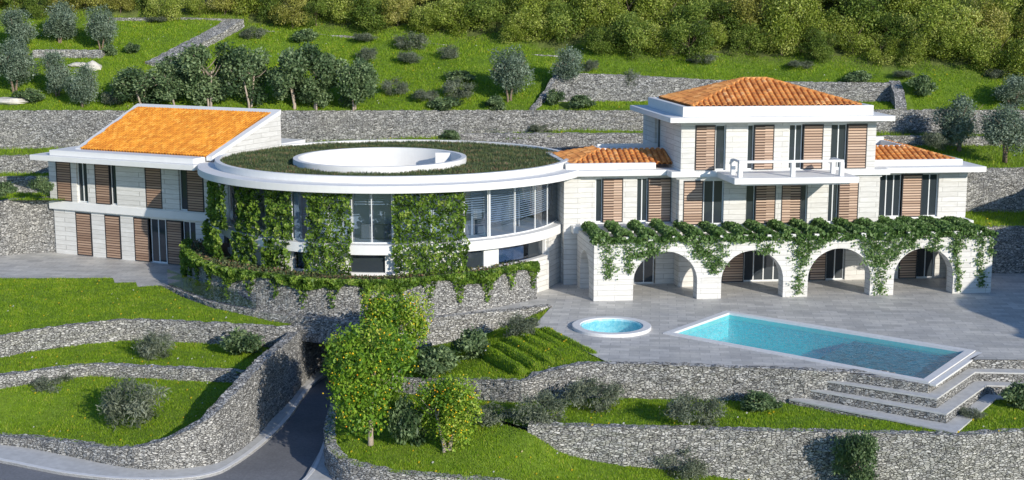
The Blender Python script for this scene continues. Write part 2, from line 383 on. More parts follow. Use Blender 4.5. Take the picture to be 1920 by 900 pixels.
# ------------------------------------------------------------------ path tools
def resample(path, step):
    P = [Vector(p) for p in path]; n = len(P); out = []
    for i in range(n-1):
        p0, p1, p2, p3 = P[max(i-1, 0)], P[i], P[i+1], P[min(i+2, n-1)]
        if i == 0: p0 = p1*2-p2
        if i == n-2: p3 = p2*2-p1
        k = max(1, int((p2-p1).length/step))
        for j in range(k):
            t = j/k; out.append(.5*((2*p1)+(p2-p0)*t+(2*p0-5*p1+4*p2-p3)*t*t+(3*p1-p0-3*p2+p3)*t**3))
    out.append(P[-1]); return out
def gabion(path, label, mat='gabion', th=.5, smooth=True, name='gabion_wall', step=.16, rough=.05, side=1, cap=None, cat='stone wall', parent=None, group='dry stone gabion walls of the garden'):
    """path of (x, y, zbottom, ztop); thickness goes to the left (side=1) of the walking direction"""
    if smooth: P = resample4(path, step)
    else:
        P = []
        for a, b in zip(path, path[1:]):
            k = max(1, int(math.hypot(b[0]-a[0], b[1]-a[1])/step))
            P += [tuple(a[q]+(b[q]-a[q])*j/k for q in range(4)) for j in range(k)]
        P.append(path[-1])
    nrm = []
    for i in range(len(P)):
        a, b = P[max(i-1, 0)], P[min(i+1, len(P)-1)]
        d = Vector((b[0]-a[0], b[1]-a[1])); d = d.normalized() if d.length > 0 else Vector((1, 0)); nrm.append(Vector((-d.y, d.x))*side)
    if nrm[0].y < -2: pass
    nz = max(2, int(max(p[3]-p[2] for p in P)/.15)); nt_ = max(2, int(th/.17))
    prof = [(0, k/nz) for k in range(nz)]+[(k/nt_, 1) for k in range(nt_)]+[(1, 1-k/nz) for k in range(nz+1)]
    vs = []; m = len(prof)
    for p, nn in zip(P, nrm):
        for (t, h) in prof:
            x = p[0]+nn.x*th*t; y = p[1]+nn.y*th*t; z = p[2]+(p[3]-p[2])*h
            q = Vector((x*3.3, y*3.3, z*5.5)); dv = noise.noise_vector(q)*rough*1.6
            vs.append((x+dv.x, y+dv.y, z+dv.z*(.9 if h > .02 else 0)))
    fs = [(i*m+k, (i+1)*m+k, (i+1)*m+k+1, i*m+k+1) for i in range(len(P)-1) for k in range(m-1)]
    if side < 0: fs = [f[::-1] for f in fs]
    e0 = tuple(range(m)); e1 = tuple(range((len(P)-1)*m, len(P)*m))
    fs += [e0 if side > 0 else e0[::-1], e1[::-1] if side > 0 else e1]
    b = MB(); b.v = vs; b.f = fs; b.r = [0.5]*len(fs)
    o = b.build(name, M[mat], parent)
    if not parent: tag(o, label, cat, group)
    return o
def resample4(path, step):
    n = len(path); out = []
    A = [np.array(p, float) for p in path]
    for i in range(n-1):
        p0, p1, p2, p3 = A[max(i-1, 0)], A[i], A[i+1], A[min(i+2, n-1)]
        if i == 0: p0 = 2*p1-p2
        if i == n-2: p3 = 2*p2-p1
        k = max(1, int(np.linalg.norm((p2-p1)[:2])/step))
        for j in range(k):
            t = j/k; out.append(tuple(.5*((2*p1)+(p2-p0)*t+(2*p0-5*p1+4*p2-p3)*t*t+(3*p1-p0-3*p2+p3)*t**3)))
    out.append(tuple(A[-1])); return out
def inpoly(px, py, poly):
    c = np.zeros(len(px), bool); n = len(poly)
    for i in range(n):
        x0, y0 = poly[i][:2]; x1, y1 = poly[(i+1) % n][:2]
        if y0 == y1: continue
        k = ((y0 > py) != (y1 > py)) & (px < (x1-x0)*(py-y0)/(y1-y0)+x0); c ^= k
    return c
GRASS_V = []; GRASS_R = []
FLOWER_P = []
def grass_on(tri, dens, hgt, wid):
    """tri: (n,3,3) triangles; adds blades"""
    a = np.cross(tri[:, 1]-tri[:, 0], tri[:, 2]-tri[:, 0]); ar = np.linalg.norm(a, axis=1)/2
    n = int(ar.sum()*dens)
    if n == 0: return
    k = rng.choice(len(tri), n, p=ar/ar.sum()); r1 = np.sqrt(rng.uniform(0, 1, n)); r2 = rng.uniform(0, 1, n)
    P = tri[k, 0]*(1-r1)[:, None]+tri[k, 1]*(r1*(1-r2))[:, None]+tri[k, 2]*(r1*r2)[:, None]
    # clumpy patches
    cl = np.sin(P[:, 0]*1.3+np.sin(P[:, 1]*.9)*2)*np.sin(P[:, 1]*1.7+np.sin(P[:, 0]*.7)*2)
    cl2 = np.sin(P[:, 0]*.33+1)*np.sin(P[:, 1]*.41+2)
    h = hgt*rng.uniform(.45, 1.25, n)*(1+.35*cl); w = wid*rng.uniform(.6, 1.3, n)
    an = rng.uniform(0, 2*np.pi, n); d = np.stack([np.cos(an), np.sin(an), np.zeros(n)], 1)
    ln = rng.normal(0, .35, (n, 3)); ln[:, 2] = 0
    tip = P+ln*h[:, None]; tip[:, 2] += h
    GRASS_V.append(np.stack([P-d*w[:, None], P+d*w[:, None], tip], 1).reshape(-1, 3))
    cl3 = np.sin(P[:, 0]*4.1+np.sin(P[:, 1]*3.3)*2)*np.sin(P[:, 1]*5.2+np.sin(P[:, 0]*2.9)*2)
    GRASS_R.append(np.clip(.48+.15*cl+.13*.17*cl2+.15*cl3+rng.normal(0, .2, n), 0, 1))
    m = max(1, int(n*.0011)); q = rng.choice(n, m); FLOWER_P.append(P[q]+np.array([0, 0, hgt*.9]))
def lawn(name, poly, dens=170, hgt=.2, wid=.022, mat='lawn', step=.9, wob=.05):
    """poly: 3D boundary points; interior height blends from the boundary"""
    B = []
    n = len(poly)
    for i in range(n):
        a, b = Vector(poly[i]), Vector(poly[(i+1) % n]); k = max(1, int((b-a).length/step))
        B += [a+(b-a)*j/k for j in range(k)]
    bx = np.array([(p.x, p.y, p.z) for p in B])
    x0, y0 = bx[:, :2].min(0); x1, y1 = bx[:, :2].max(0)
    gx, gy = np.meshgrid(np.arange(x0, x1, step), np.arange(y0, y1, step)); gx = gx.ravel()+rng.uniform(-.2, .2, gx.size); gy = gy.ravel()+rng.uniform(-.2, .2, gy.size)
    ok = inpoly(gx, gy, [tuple(p) for p in bx]); gx, gy = gx[ok], gy[ok]
    dd = (gx[:, None]-bx[None, :, 0])**2+(gy[:, None]-bx[None, :, 1])**2; ok = dd.min(1) > (.35*step)**2; gx, gy, dd = gx[ok], gy[ok], dd[ok]
    w = 1/(dd+.02)**1.4; gz = (w*bx[None, :, 2]).sum(1)/w.sum(1)
    gz += wob*np.sin(gx*1.1+gy*.6)*np.cos(gy*1.3-gx*.4)
    pts = [Vector((p[0], p[1])) for p in bx]+[Vector((x, y)) for x, y in zip(gx, gy)]
    nb = len(bx)
    vo, eo, fo, ov, oe, of = geometry.delaunay_2d_cdt(pts, [(i, (i+1) % nb) for i in range(nb)], [], 1, 1e-5)
    zz = []
    allz = list(bx[:, 2])+list(gz)
    for i, v in enumerate(vo): zz.append(allz[ov[i][0]] if ov[i] else bx[:, 2].mean())
    V = [(v.x, v.y, z) for v, z in zip(vo, zz)]
    b = MB(); b.v = V; b.f = [tuple(f) for f in fo]; b.r = [.5]*len(fo)
    o = structure(b.build(name, M[mat], smooth=True))
    if dens:
        A = np.array(V); tri = np.array([(A[f[0]], A[f[1]], A[f[2]]) for f in fo]); grass_on(tri, dens, hgt, wid)
    return o

# =================================================================== TERRAIN
HY0 = 98.0
def sstep(a, b, x): t = min(1, max(0, (x-a)/(b-a))); return t*t*(3-2*t)
def hill0(X, Y):
    s = Y-HY0
    z = 8.7+.36*s+.55*sstep(2, 12, X)*sstep(0, 3, s)
    z += .25*math.sin(X*.21+Y*.13)*sstep(0, 6, s)+.12*math.sin(X*.7-Y*.5)*sstep(0, 4, s)
    return z
def HG0(px, py, f=hill0):
    a, b, d = ray(px, py); t = 98.2/b
    for i in range(3000):
        x, y, z = a*t, b*t, CAM_H+d*t
        if z <= f(x, y): return (x, y, f(x, y))
        t += .04
    return (x, y, z)
FL = [HG0(px, py) for px, py in ((-60, 36), (200, 38), (430, 46), (560, 54), (700, 66), (850, 80), (1000, 96), (1150, 108), (1300, 117), (1450, 122), (1600, 130), (1800, 141), (1980, 152))]
def wood_line(X):
    if X <= FL[0][0]: return FL[0][1]
    for a, b in zip(FL, FL[1:]):
        if X <= b[0]: return a[1]+(b[1]-a[1])*(X-a[0])/(b[0]-a[0])
    return FL[-1][1]
def hill(X, Y):
    z = hill0(X, Y); w = Y-wood_line(X)
    if w > 0: z += .3*w if w < 60 else 18+.1*(w-60)
    if 3.2 < X < 27.0 and Y < 101: z = 8.72+.15*(Y-98)
    return z
def HG(px, py): return HG0(px, py, hill)
xs = list(np.arange(-75, 3.1, 1.1))+[3.19, 3.21]+list(np.arange(4, 26.9, 1.1))+[26.99, 27.01]+list(np.arange(28, 80, 1.2))
ys = [98.05, 99, 100, 100.99, 101.01]+list(np.arange(102, 125, 1.0))+list(np.arange(126, 170, 3.0))+[180, 200, 240, 300, 400]
vs = [(x, y, hill(x, y)) for y in ys for x in xs]; nx = len(xs)
b = MB(); b.v = vs; b.f = []; b2 = MB(); b2.v = vs; b2.f = []; ftri = []
A = np.array(vs)
for j in range(len(ys)-1):
    for i in range(nx-1):
        k = j*nx+i; q = (k, k+1, k+1+nx, k+nx)
        cx, cy = (xs[i]+xs[i+1])/2, (ys[j]+ys[j+1])/2
        b.f.append(q)
        if cy < wood_line(cx)+1 and abs(cx) < .38*cy+3 and not (3.19 < xs[i] < 3.22 or 26.98 < xs[i] < 27.02) and not (ys[j] == 100.99 and 3 < cx < 27):
            ftri += [(A[q[0]], A[q[1]], A[q[2]]), (A[q[0]], A[q[2]], A[q[3]])]
b.r = [.5]*len(b.f)
# hillside: one terrain mesh, grass below the wood line and scrub earth under the wood
m, nt, bs = newmat('hillside'); co = coords(nt)
at = N(nt, 'ShaderNodeAttribute', attribute_name='wood'); n = noise_t(nt, co, 2.5, 6, .7)
g1 = ramp(nt, n, [(.3, (.08, .15, .008)), (.65, (.16, .25, .012))]); g2 = ramp(nt, n, [(.3, (.05, .07, .015)), (.7, (.16, .19, .05))])
nt.links.new(mixc(nt, at.outputs['Fac'], g1, g2), bs.inputs['Base Color']); bs.inputs['Roughness'].default_value = .95; bump(nt, bs, n, .8, .2)
hs = structure(b.build('hillside', m, smooth=False))
wa = hs.data.attributes.new('wood', 'FLOAT', 'POINT'); wa.data.foreach_set('value', [sstep(-.5, 1.0, v[1]-wood_line(v[0])) for v in vs])
grass_on(np.array(ftri), 210, .12, .026)
# base ground to the horizon
b = MB(); b.add([(-900, -300, -3.95), (900, -300, -3.95), (900, 98.2, -3.95), (-900, 98.2, -3.95)], [(0, 1, 2, 3)])
structure(b.build('ground', M['lawn']))
b = MB()
for sx in (-1, 1):
    b.add([(sx*74.9, 98, 8), (sx*900, 98, 8), (sx*900, 900, 160), (sx*74.9, 900, 160)], [(0, 1, 2, 3)])
    b.add([(sx*74.9, 98, 8), (sx*900, 98, 8), (sx*900, 98, -4), (sx*74.9, 98, -4)], [(0, 1, 2, 3)])
b.add([(-300, 400, 110), (300, 400, 110), (300, 900, 190), (-300, 900, 190)], [(0, 1, 2, 3)])
structure(b.build('far_hills', M['scrub']))
# unseen hill added at right, shaped so its shadow falls over the terrace
b = MB(); gx = np.linspace(27, 75, 40); gy = np.linspace(38, 99, 50)
def mound(x, y):
    x0 = max(33, .37*y+2.5); f = sstep(46, 52, y)*(1-sstep(86, 95, y))
    return -3.9+f*(11.4*sstep(x0, x0+4, x)+.25*max(0, x-x0-4)+.5*math.sin(x*.6)*math.cos(y*.5)+.4*math.sin(y*.9))
vs = [(x, y, mound(x, y)) for y in gy for x in gx]
b.v = vs; b.f = [(j*40+i, j*40+i+1, (j+1)*40+i+1, (j+1)*40+i) for j in range(49) for i in range(39) if gx[i+1] > .37*gy[j]+2]
b.r = [.5]*len(b.f); structure(b.build('shade_hill', M['lawn'], smooth=True))

# lower terraces behind the houses (stepped grass strips)
lawn('upper_lawn', [(-60, 90.4, 3.6), (-29, 90.2, 3.6), (-27, 93, 3.65), (-60, 93, 3.7)], 110)
lawn('upper_lawn', [(-60, 93, 4.65), (-26, 93, 4.6), (-24, 95.2, 4.7), (-60, 95.2, 4.7)], 110)
lawn('upper_lawn', [(-60, 95.2, 5.8), (-20, 95.2, 5.8), (4.5, 96.2, 7.2), (40, 96.3, 6.9), (40, 98.3, 7.0), (4, 98.3, 7.35), (-20, 98.3, 6.2), (-60, 98.3, 5.85)], 90)
lawn('upper_lawn', [(19, 89.6, 5.65), (46, 89.6, 5.65), (46, 98.3, 6.6), (24, 98.3, 6.6)], 90)
lawn('upper_lawn', [(27.5, 84.2, 2.8), (46, 84.2, 2.8), (46, 89.6, 2.9), (27, 89.6, 2.9)], 110)
def HW(pts, th=.5): return pts
gabion([(-62, 98, 5.6, 8.7), (-40, 98, 5.6, 8.75), (-26, 98, 5.8, 8.72), (-14, 98, 5.9, 8.72), (0, 98, 6.8, 8.75), (10, 98, 7.1, 8.72), (30, 98, 6.2, 8.78), (42, 98, 6.2, 8.7)], 'long tall grey stone retaining wall behind all the roofs', step=.28, group='hillside retaining walls')
gabion([(-60, 95.2, 4.5, 5.95), (-40, 95.2, 4.5, 5.9), (-20, 95.2, 4.5, 5.85)], 'second stone wall up behind the left house, under the tall one', step=.25, group='hillside retaining walls')
gabion([(-60, 93, 3.5, 4.6), (-40, 93, 3.5, 4.75), (-24, 93, 3.5, 4.7)], 'low shaded stone wall just above the end wall of the left house', step=.25, group='hillside retaining walls')
gabion([(-4, 95.9, 4.5, 7.3), (8, 96.2, 4.5, 7.3), (40, 96.2, 4.5, 7.0)], 'shaded stone wall directly behind the small left hip roof', step=.28, group='hillside retaining walls')
gabion([(3.2, 100.7, 8.6, 11.15), (8, 100.7, 8.6, 11.0), (16, 100.7, 8.7, 10.6), (27, 100.7, 8.8, 10.45)], 'stone wall up the hill behind the tallest tiled roof', step=.25, group='hillside retaining walls')
gabion([(26.9, 101.3, 8.7, 10.6), (26.8, 99.6, 8.5, 9.95), (26.6, 98.1, 8.2, 8.95)], 'short sloping end wall right of the tallest roof', step=.2, th=.75, group='hillside retaining walls')
gabion([(3.1, 101.4, 8.7, 11.2), (2.2, 99.9, 8.5, 9.9), (1.2, 98.1, 8.3, 8.85)], 'narrow diagonal stone wall below the round olive tree', step=.2, th=.4, group='hillside retaining walls')
gabion([(22, 89.5, 2.7, 5.7), (34, 89.6, 2.7, 5.75), (46, 89.6, 2.7, 5.7)], 'dark shaded stone wall right of the right wing', step=.25, group='hillside retaining walls')
gabion([(27.8, 84.2, -.1, 2.85), (36, 84.0, -.1, 2.9), (46, 82, -.1, 2.9)], 'dark shaded stone wall behind the right end of the arcade', step=.22, group='hillside retaining walls')
gabion([(-62, 92, -.3, 3.75), (-45, 91.5, -.3, 3.7), (-35, G(20, 483, 0)[1], -.3, 3.6), (-31.5, 91.0, -.2, 3.65), (-29.7, 91.1, -.1, 3.7)], 'tall grey stone wall butting the left end of the gabled house', step=.17, group='hillside retaining walls')
# rubble ramp wall climbing the left hillside
ra = [HG(436, 40), HG(400, 62), HG(350, 88), HG(285, 121)]
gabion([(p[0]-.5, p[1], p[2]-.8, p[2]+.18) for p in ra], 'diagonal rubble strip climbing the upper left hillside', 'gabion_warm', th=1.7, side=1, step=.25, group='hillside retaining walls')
ra = [HG(210, 40), HG(320, 39), HG(436, 42)]
gabion([(p[0], p[1], p[2]-.5, p[2]+.25) for p in ra], 'low rubble wall along the top of the left meadow', th=.5, step=.3, group='hillside retaining walls')
ra = [HG(64, 106), HG(130, 106), HG(192, 107)]
gabion([(p[0], p[1]-.3, p[2]-.6, p[2]+.5) for p in ra], 'short pale stone wall between the olives at upper left', 'gabion_warm', step=.22, group='hillside retaining walls')
ra = [HG(470, 58), HG(700, 72), HG(850, 87), HG(1000, 103), HG(1180, 112)]
gabion([(p[0], p[1], p[2]-.6, p[2]+.05) for p in ra], 'thin stone edging below the wood on the upper meadow', 'gabion_warm', th=.4, step=.3, group='hillside retaining walls')

# =================================================================== FRONT GARDEN
def R(px, py, z, dz=0): p = G(px, py, z); return (p[0], p[1], z+dz)
# low curved terrace wall (below the rotunda planter), passes over the driveway opening
W6 = [(312, 536), (340, 547), (400, 568), (480, 583), (560, 595), (640, 603), (720, 603), (800, 597), (900, 588), (980, 580), (1035, 573)]
w6 = [G(px, py, .1) for px, py in W6]
wz = [-.9, -1.2, -1.6, -1.9]
gabion([(p[0], p[1], z, .1) for p, z in zip(w6[:5], [-.9, -1.2, -1.6, -2.1, -2.3])], 'low curved stone wall edging the left walkway', th=.45, step=.14)
gabion([(p[0], p[1], z, .12) for p, z in zip(w6[4:7], [-1.15, -1.15, -1.15])], 'shaded stone lintel wall over the driveway opening', th=.6, step=.14)
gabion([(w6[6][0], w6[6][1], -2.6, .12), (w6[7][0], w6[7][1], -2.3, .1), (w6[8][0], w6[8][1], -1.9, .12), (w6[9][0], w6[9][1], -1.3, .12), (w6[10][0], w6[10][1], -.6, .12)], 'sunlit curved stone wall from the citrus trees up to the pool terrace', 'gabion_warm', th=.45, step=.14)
# tunnel for the driveway
b = MB(); F0 = Frame((0, 0), (1, 0), (0, 1))
mx0, mx1 = w6[4][0]-1.6, w6[6][0]
b.box(F0, mx0+1.2, mx1, 73.2, 90, -1.15, -.35)
b.box(F0, mx0-.2, mx1+.2, 88, 88.4, -3.95, -1.16); b.box(F0, mx1+.05, mx1+.5, 72.4, 88, -3.95, -1.16)
tun = b.build('driveway_tunnel', M['interior']); tag(tun, 'dark driveway tunnel under the round building', 'tunnel')
# road, kerb and pavement
Rz = -3.7
kerb_px = [(-80, 858), (0, 868), (60, 880), (130, 893), (230, 903), (330, 903), (400, 893), (440, 874), (490, 838), (540, 790), (590, 722)]
base_px = [(-80, 828), (0, 838), (60, 846), (120, 858), (200, 875), (260, 884), (330, 884), (400, 875), (440, 855), (480, 825), (510, 790), (540, 760), (590, 705)]
K = [G(px, py, Rz) for px, py in kerb_px]; Bs = [G(px, py, Rz) for px, py in base_px]
K.append((K[-1][0]+1.6, 78, Rz)); K.append((K[-1][0]+1.2, 88, Rz)); Bs.append((Bs[-1][0]+1.5, 78, Rz)); Bs.append((Bs[-1][0]+1.0, 88, Rz))
KK = [(-36, K[0][1]+.8, Rz)]+K; BB = [(-36, Bs[0][1]+.8, Rz)]+Bs
Kc = [tuple(p) for p in resample(KK, .4)]; Bc = [tuple(p) for p in resample(BB, .4)]
def strip(name, A, Bp, z, mat, thick=None, kind='structure'):
    b = MB(); n = 160
    def at(P, t):
        L = [0]
        for p, q in zip(P, P[1:]): L.append(L[-1]+math.hypot(q[0]-p[0], q[1]-p[1]))
        s = t*L[-1]; i = max(0, min(len(P)-2, int(np.searchsorted(L, s))-1)); u = (s-L[i])/max(1e-6, L[i+1]-L[i])
        return (P[i][0]+(P[i+1][0]-P[i][0])*u, P[i][1]+(P[i+1][1]-P[i][1])*u)
    a = [at(A, i/n) for i in range(n+1)]; c = [at(Bp, i/n) for i in range(n+1)]
    vs = [(p[0], p[1], z) for p in a]+[(p[0], p[1], z) for p in c]+[(p[0], p[1], z-.2) for p in a]
    fs = [(i, i+1, n+2+i, n+1+i) for i in range(n)]+[(i, 2*n+2+i, 2*n+3+i, i+1) for i in range(n)]
    b.add(vs, fs); return structure(b.build(name, M[mat]))
strip('pavement', Kc, Bc, Rz+.12, 'pavement')
def offs(P, d):
    out = []
    for i in range(len(P)):
        a, c = P[max(0, i-1)], P[min(len(P)-1, i+1)]; dx, dy = c[0]-a[0], c[1]-a[1]; L = math.hypot(dx, dy) or 1
        out.append((P[i][0]-dy/L*d, P[i][1]+dx/L*d, P[i][2]))
    return out
strip('kerb', Kc, offs(Kc, .22), Rz+.135, 'kerb')
b = MB(); b.add([(-70, 40, Rz), (mx1+2, 40, Rz), (mx1+1, 88, Rz), (-13.5, 88, Rz), (-16, 72, Rz), (-70, 72, Rz)], [(0, 1, 2, 3, 4, 5)])
structure(b.build('road', M['asphalt']))
# right-hand kerb wedge
rk = [G(px, py, Rz) for px, py in ((572, 900), (600, 850), (618, 800), (640, 760), (665, 725))]; rk = [(rk[0][0]-1.6, 52, Rz)]+rk+[(rk[-1][0]+1.2, 76, Rz)]
rw = [(p[0]+w, p[1], Rz) for p, w in zip(rk, (2.6, 1.3, .7, .5, .5, .5, .5))]
strip('pavement', rw, rk, Rz+.12, 'pavement'); strip('kerb', [tuple(p) for p in resample(offs(rk, -.16), .5)], [tuple(p) for p in resample(rk, .5)], Rz+.135, 'kerb')
# stone wall along the drive, left
tz = [-3.1, -3.2, -3.1, -3.0, -2.85, -2.6, -2.1, -1.4, -.9, -.5, -.45, -.5, -.6, -.8, -1.2]
w5 = [(p[0], p[1], Rz-.2, z) for p, z in zip(Bs, tz)]
gabion(w5, 'long sweeping stone retaining wall curving from the road into the driveway', th=.55, step=.14)
# stone wall along the drive, right
top = [(940, 905, -2.9), (869, 897, -2.85), (758, 889, -2.7), (669, 873, -2.55), (629, 857, -2.5), (611, 832, -2.4), (608, 800, -2.35), (614, 775, -2.3), (628, 745, -2.2), (660, 715, -1.9)]
w7 = [(*G(px, py, z)[:2], -3.95, z) for px, py, z in top]+[(w6[6][0]-.1, w6[6][1]-.2, -3.95, -1.25)]
w7 = [(w7[0][0]+14, w7[0][1]-5, -3.95, -3.4), (w7[0][0]+5, w7[0][1]-2, -3.95, -3.1)]+w7
gabion(w7, 'stone retaining wall curving round the citrus bed beside the driveway', th=.5, side=-1, step=.14)
# lawn A
LA = [R(-60, 640, -.35), R(0, 629, -.35), R(60, 618, -.35), R(120, 610, -.35), R(200, 601, -.35), R(260, 598, -.35), R(330, 601, -.35), R(400, 605, -.35), R(480, 609, -.35), R(530, 612, -.35), R(550, 607, -.32), R(531, 600, -.3), R(480, 594, -.25), R(400, 578, -.15), R(340, 557, -.08), R(312, 542, -.03), R(300, 536, -.02), R(258, 538, -.02), R(255, 530, -.02), R(215, 531, -.02), R(212, 522, -.02), R(0, 522, -.02), R(-60, 523, -.02)]
lawn('lawn', LA, 440, .085, .016)
w1 = [(-60, 641), (0, 630), (60, 619), (120, 611), (200, 602), (260, 599), (330, 602), (400, 606), (480, 610), (530, 613), (556, 612)]
p1 = [G(px, py, -.3) for px, py in w1]
gabion([(p[0], p[1], z, -.3) for p, z in zip(p1, [-1.6]*9+[-1.9, -2.2])], 'stone wall under the upper lawn at the left, tallest of the garden steps', th=.25, step=.15)
# lawn B
zB = -1.45
LB = [(p[0], p[1]+.15, zB) for p in p1[:-1]]
lB = [R(515, 652, zB), R(470, 697, zB), R(455, 700, zB), R(400, 696, zB), R(330, 693, zB), R(250, 689, zB), R(180, 686, zB), R(140, 689, zB), R(60, 699, zB), R(0, 707, zB), R(-60, 714, zB)]
lawn('lawn', LB+lB, 440, .085, .016)
p2 = [G(px, py, zB+.05) for px, py in ((-60, 714), (0, 706), (60, 698), (140, 688), (180, 685), (250, 688), (330, 692), (400, 695), (462, 698))]
gabion([(p[0], p[1], -2.5, zB+.08) for p in p2], 'low stone wall between the two lower left lawns', th=.45, step=.15)
LC = [(p[0], p[1]+.12, -1.98) for p in p2]
for p, z in list(zip(offs([(q[0], q[1], 0) for q in w5], .3), [-3.1, -3.25, -3.15, -3.05, -2.9, -2.68, -2.5, -2.35, -2.2, -2.05, -2.0]))[::-1][:]:
    LC.append((p[0], p[1], z))
lawn('lawn', LC, 440, .085, .016)
# pocket of grass between lawn B and the driveway wall
# lawn E with rows
LE = [R(1000, 612, -.02), R(1060, 640, -.02), R(1145, 681, -.04), R(1100, 683, -.1), R(1060, 690, -.25), R(1020, 700, -.5), R(978, 714, -.75), R(900, 713, -1.05), R(860, 714, -1.25), R(770, 712, -1.5), R(720, 690, -1.6), (w6[7][0]-1.0, w6[7][1]-.1, -1.6), (w6[7][0], w6[7][1], -1.5), (w6[8][0], w6[8][1], -1.1), (w6[9][0], w6[9][1], -.5), R(1030, 578, -.04), R(1012, 600, -.05)]
lawn('lawn', LE, 420, .09, .016)
# raised grass rows
b = MB(); tri = []
for k, (a, c) in enumerate((((1010, 618), (1128, 678)), ((990, 622), (1100, 681)), ((968, 628), (1072, 686)), ((948, 636), (1046, 692)), ((926, 646), (1018, 698)), ((904, 655), (990, 705)))):
    z0 = -.12-.085*k; A_ = Vector(G(a[0], a[1], z0)); C_ = Vector(G(c[0], c[1], z0-.12)); d = (C_-A_).normalized(); nn = Vector((-d.y, d.x, 0))
    L = (C_-A_).length; n = int(L/.4)
    vs = []
    for i in range(n+1):
        p = A_+d*(L*i/n)
        for j in range(7):
            t = j/6*math.pi; vs.append(p+nn*(-.3*math.cos(t))+Vector((0, 0, -.22+.52*math.sin(t)*min(1, i/2+.2, (n-i)/2+.2)+.03*random.random())))
    fs = [(i*7+j, i*7+j+1, (i+1)*7+j+1, (i+1)*7+j) for i in range(n) for j in range(6)]
    b.add(vs, fs, .5); va = np.array([tuple(v) for v in vs]); tri += [(va[f[0]], va[f[1]], va[f[2]]) for f in fs]+[(va[f[0]], va[f[2]], va[f[3]]) for f in fs]
structure(b.build('planting_rows', M['lawn'], smooth=True)); grass_on(np.array(tri), 420, .1, .016)
# wall 3 below the pool terrace
w3px = [(704, 704, -1.5), (768, 712, -1.45), (860, 714, -1.2), (905, 713, -1.0), (978, 714, -.7), (1020, 699, -.4), (1060, 689, -.15), (1100, 683, -.02), (1160, 683, .0), (1300, 687, .0), (1440, 692, .0), (1560, 697, .0), (1640, 699, .0), (1672, 703, 0)]
p3 = [G(px, py, z) for px, py, z in w3px]
gabion([(p[0], p[1], min(-2.3, p[2]-.9) if i < 6 else -2.1, p[2]+.02) for i, p in enumerate(p3)], 'long stone retaining wall below the pool terrace', th=.45, step=.14)
# lawns F and G
F3 = [(p[0], p[1]+.1, z) for p, z in zip(p3, [-2.2, -2.2, -2.1, -2.0, -1.75, -1.7, -1.7, -1.65, -1.62, -1.6, -1.57, -1.55, -1.55, -1.5])]
w4px = [(990, 797), (1100, 800), (1200, 803), (1300, 805), (1400, 808), (1500, 810), (1650, 813), (1760, 815), (1800, 817), (1860, 813), (1920, 809), (2000, 806)]
p4 = [G(px, py, -1.35) for px, py in w4px]
LF = [F3[i] for i in range(3, 14)]+[G(1741, 735, -1.5), G(1880, 720, -1.38), G(1990, 712, -1.35)]+[(p[0], p[1]+.1, -1.4) for p in p4][::-1]+[G(985, 800, -1.6)]
LF = F3[:3]+LF[:]
# G joins F along the left end of wall 4
GL = [R(990, 829, -2.55), R(1050, 834, -2.7), R(1120, 842, -2.85), R(1200, 852, -3.0), R(1300, 870, -3.3), R(1400, 882, -3.55), R(1500, 895, -3.75), R(1600, 910, -3.8), R(1600, 960, -3.9), R(1000, 960, -3.5)]
LG = GL+[(p[0], p[1], p[3]-.06) for p in w7[1:]]
LG = LG+[(F3[0][0]-1.2, F3[0][1]+1.5, -1.8)]+F3[:1]
lawn('lawn', LF[:], 420, .095, .016)
lawn('lawn', [R(990, 829, -2.55)]+[(p4[0][0]-.1, p4[0][1], -1.6)]+F3[:1][::-1]+[(F3[0][0]-1.2, F3[0][1]+1.5, -1.8)]+[(p[0], p[1], p[3]-.06) for p in w7[1:]][::-1]+GL[1:][::-1], 420, .09, .016)
gabion([(p[0], p[1], z, -1.34) for p, z in zip(p4, [-2.8, -3.0, -3.2, -3.5, -3.8]+[-4.0]*7)], 'straight stone wall across the lower right foreground', th=.5, step=.14)
# steps at the pool corner : gabion risers with paved treads
pc_px = [[(1560, 694), (1741, 720), (1817, 674), (1990, 675)], [(1540, 712), (1757, 747), (1829, 697), (1990, 701)], [(1500, 727), (1775, 776), (1850, 722), (1990, 726)], [(1480, 748), (1793, 811), (1868, 747), (1990, 746)]]
zz = [0, -.43, -.87, -1.3]
loops = [[G(px, py, z) for px, py in r] for r, z in zip(pc_px, zz)]
st = thing('terrace_steps', loops[1][1][:2]+(-1.5,), 'wide grey steps with stone risers wrapping round the pool corner', 'steps')
for i in range(4):
    lo = loops[i]; back = [(p[0]+(.8 if False else 0), p[1]+3.4, 0) for p in lo]
    if i > 0:
        b = MB(); up = loops[i-1]
        for k in range(3):
            poly = [lo[k][:2], lo[k+1][:2], up[k+1][:2], up[k][:2]]
            poly = [lo[k][:2], lo[k+1][:2], (up[k+1][0], up[k+1][1]), (up[k][0], up[k][1])]
            b.add([(x, y, zz[i]) for x, y in poly]+[(x, y, zz[i]-.07) for x, y in poly], [(0, 1, 2, 3), (0, 4, 5, 1), (3, 2, 6, 7)])
        b.build('tread', M['pavement'], st)
    gabion([(p[0]+.0, p[1]+.03, zz[i]-.55, zz[i]-.05) for p in lo], '', th=.3, smooth=False, step=.16, name='riser', parent=st, rough=.03)

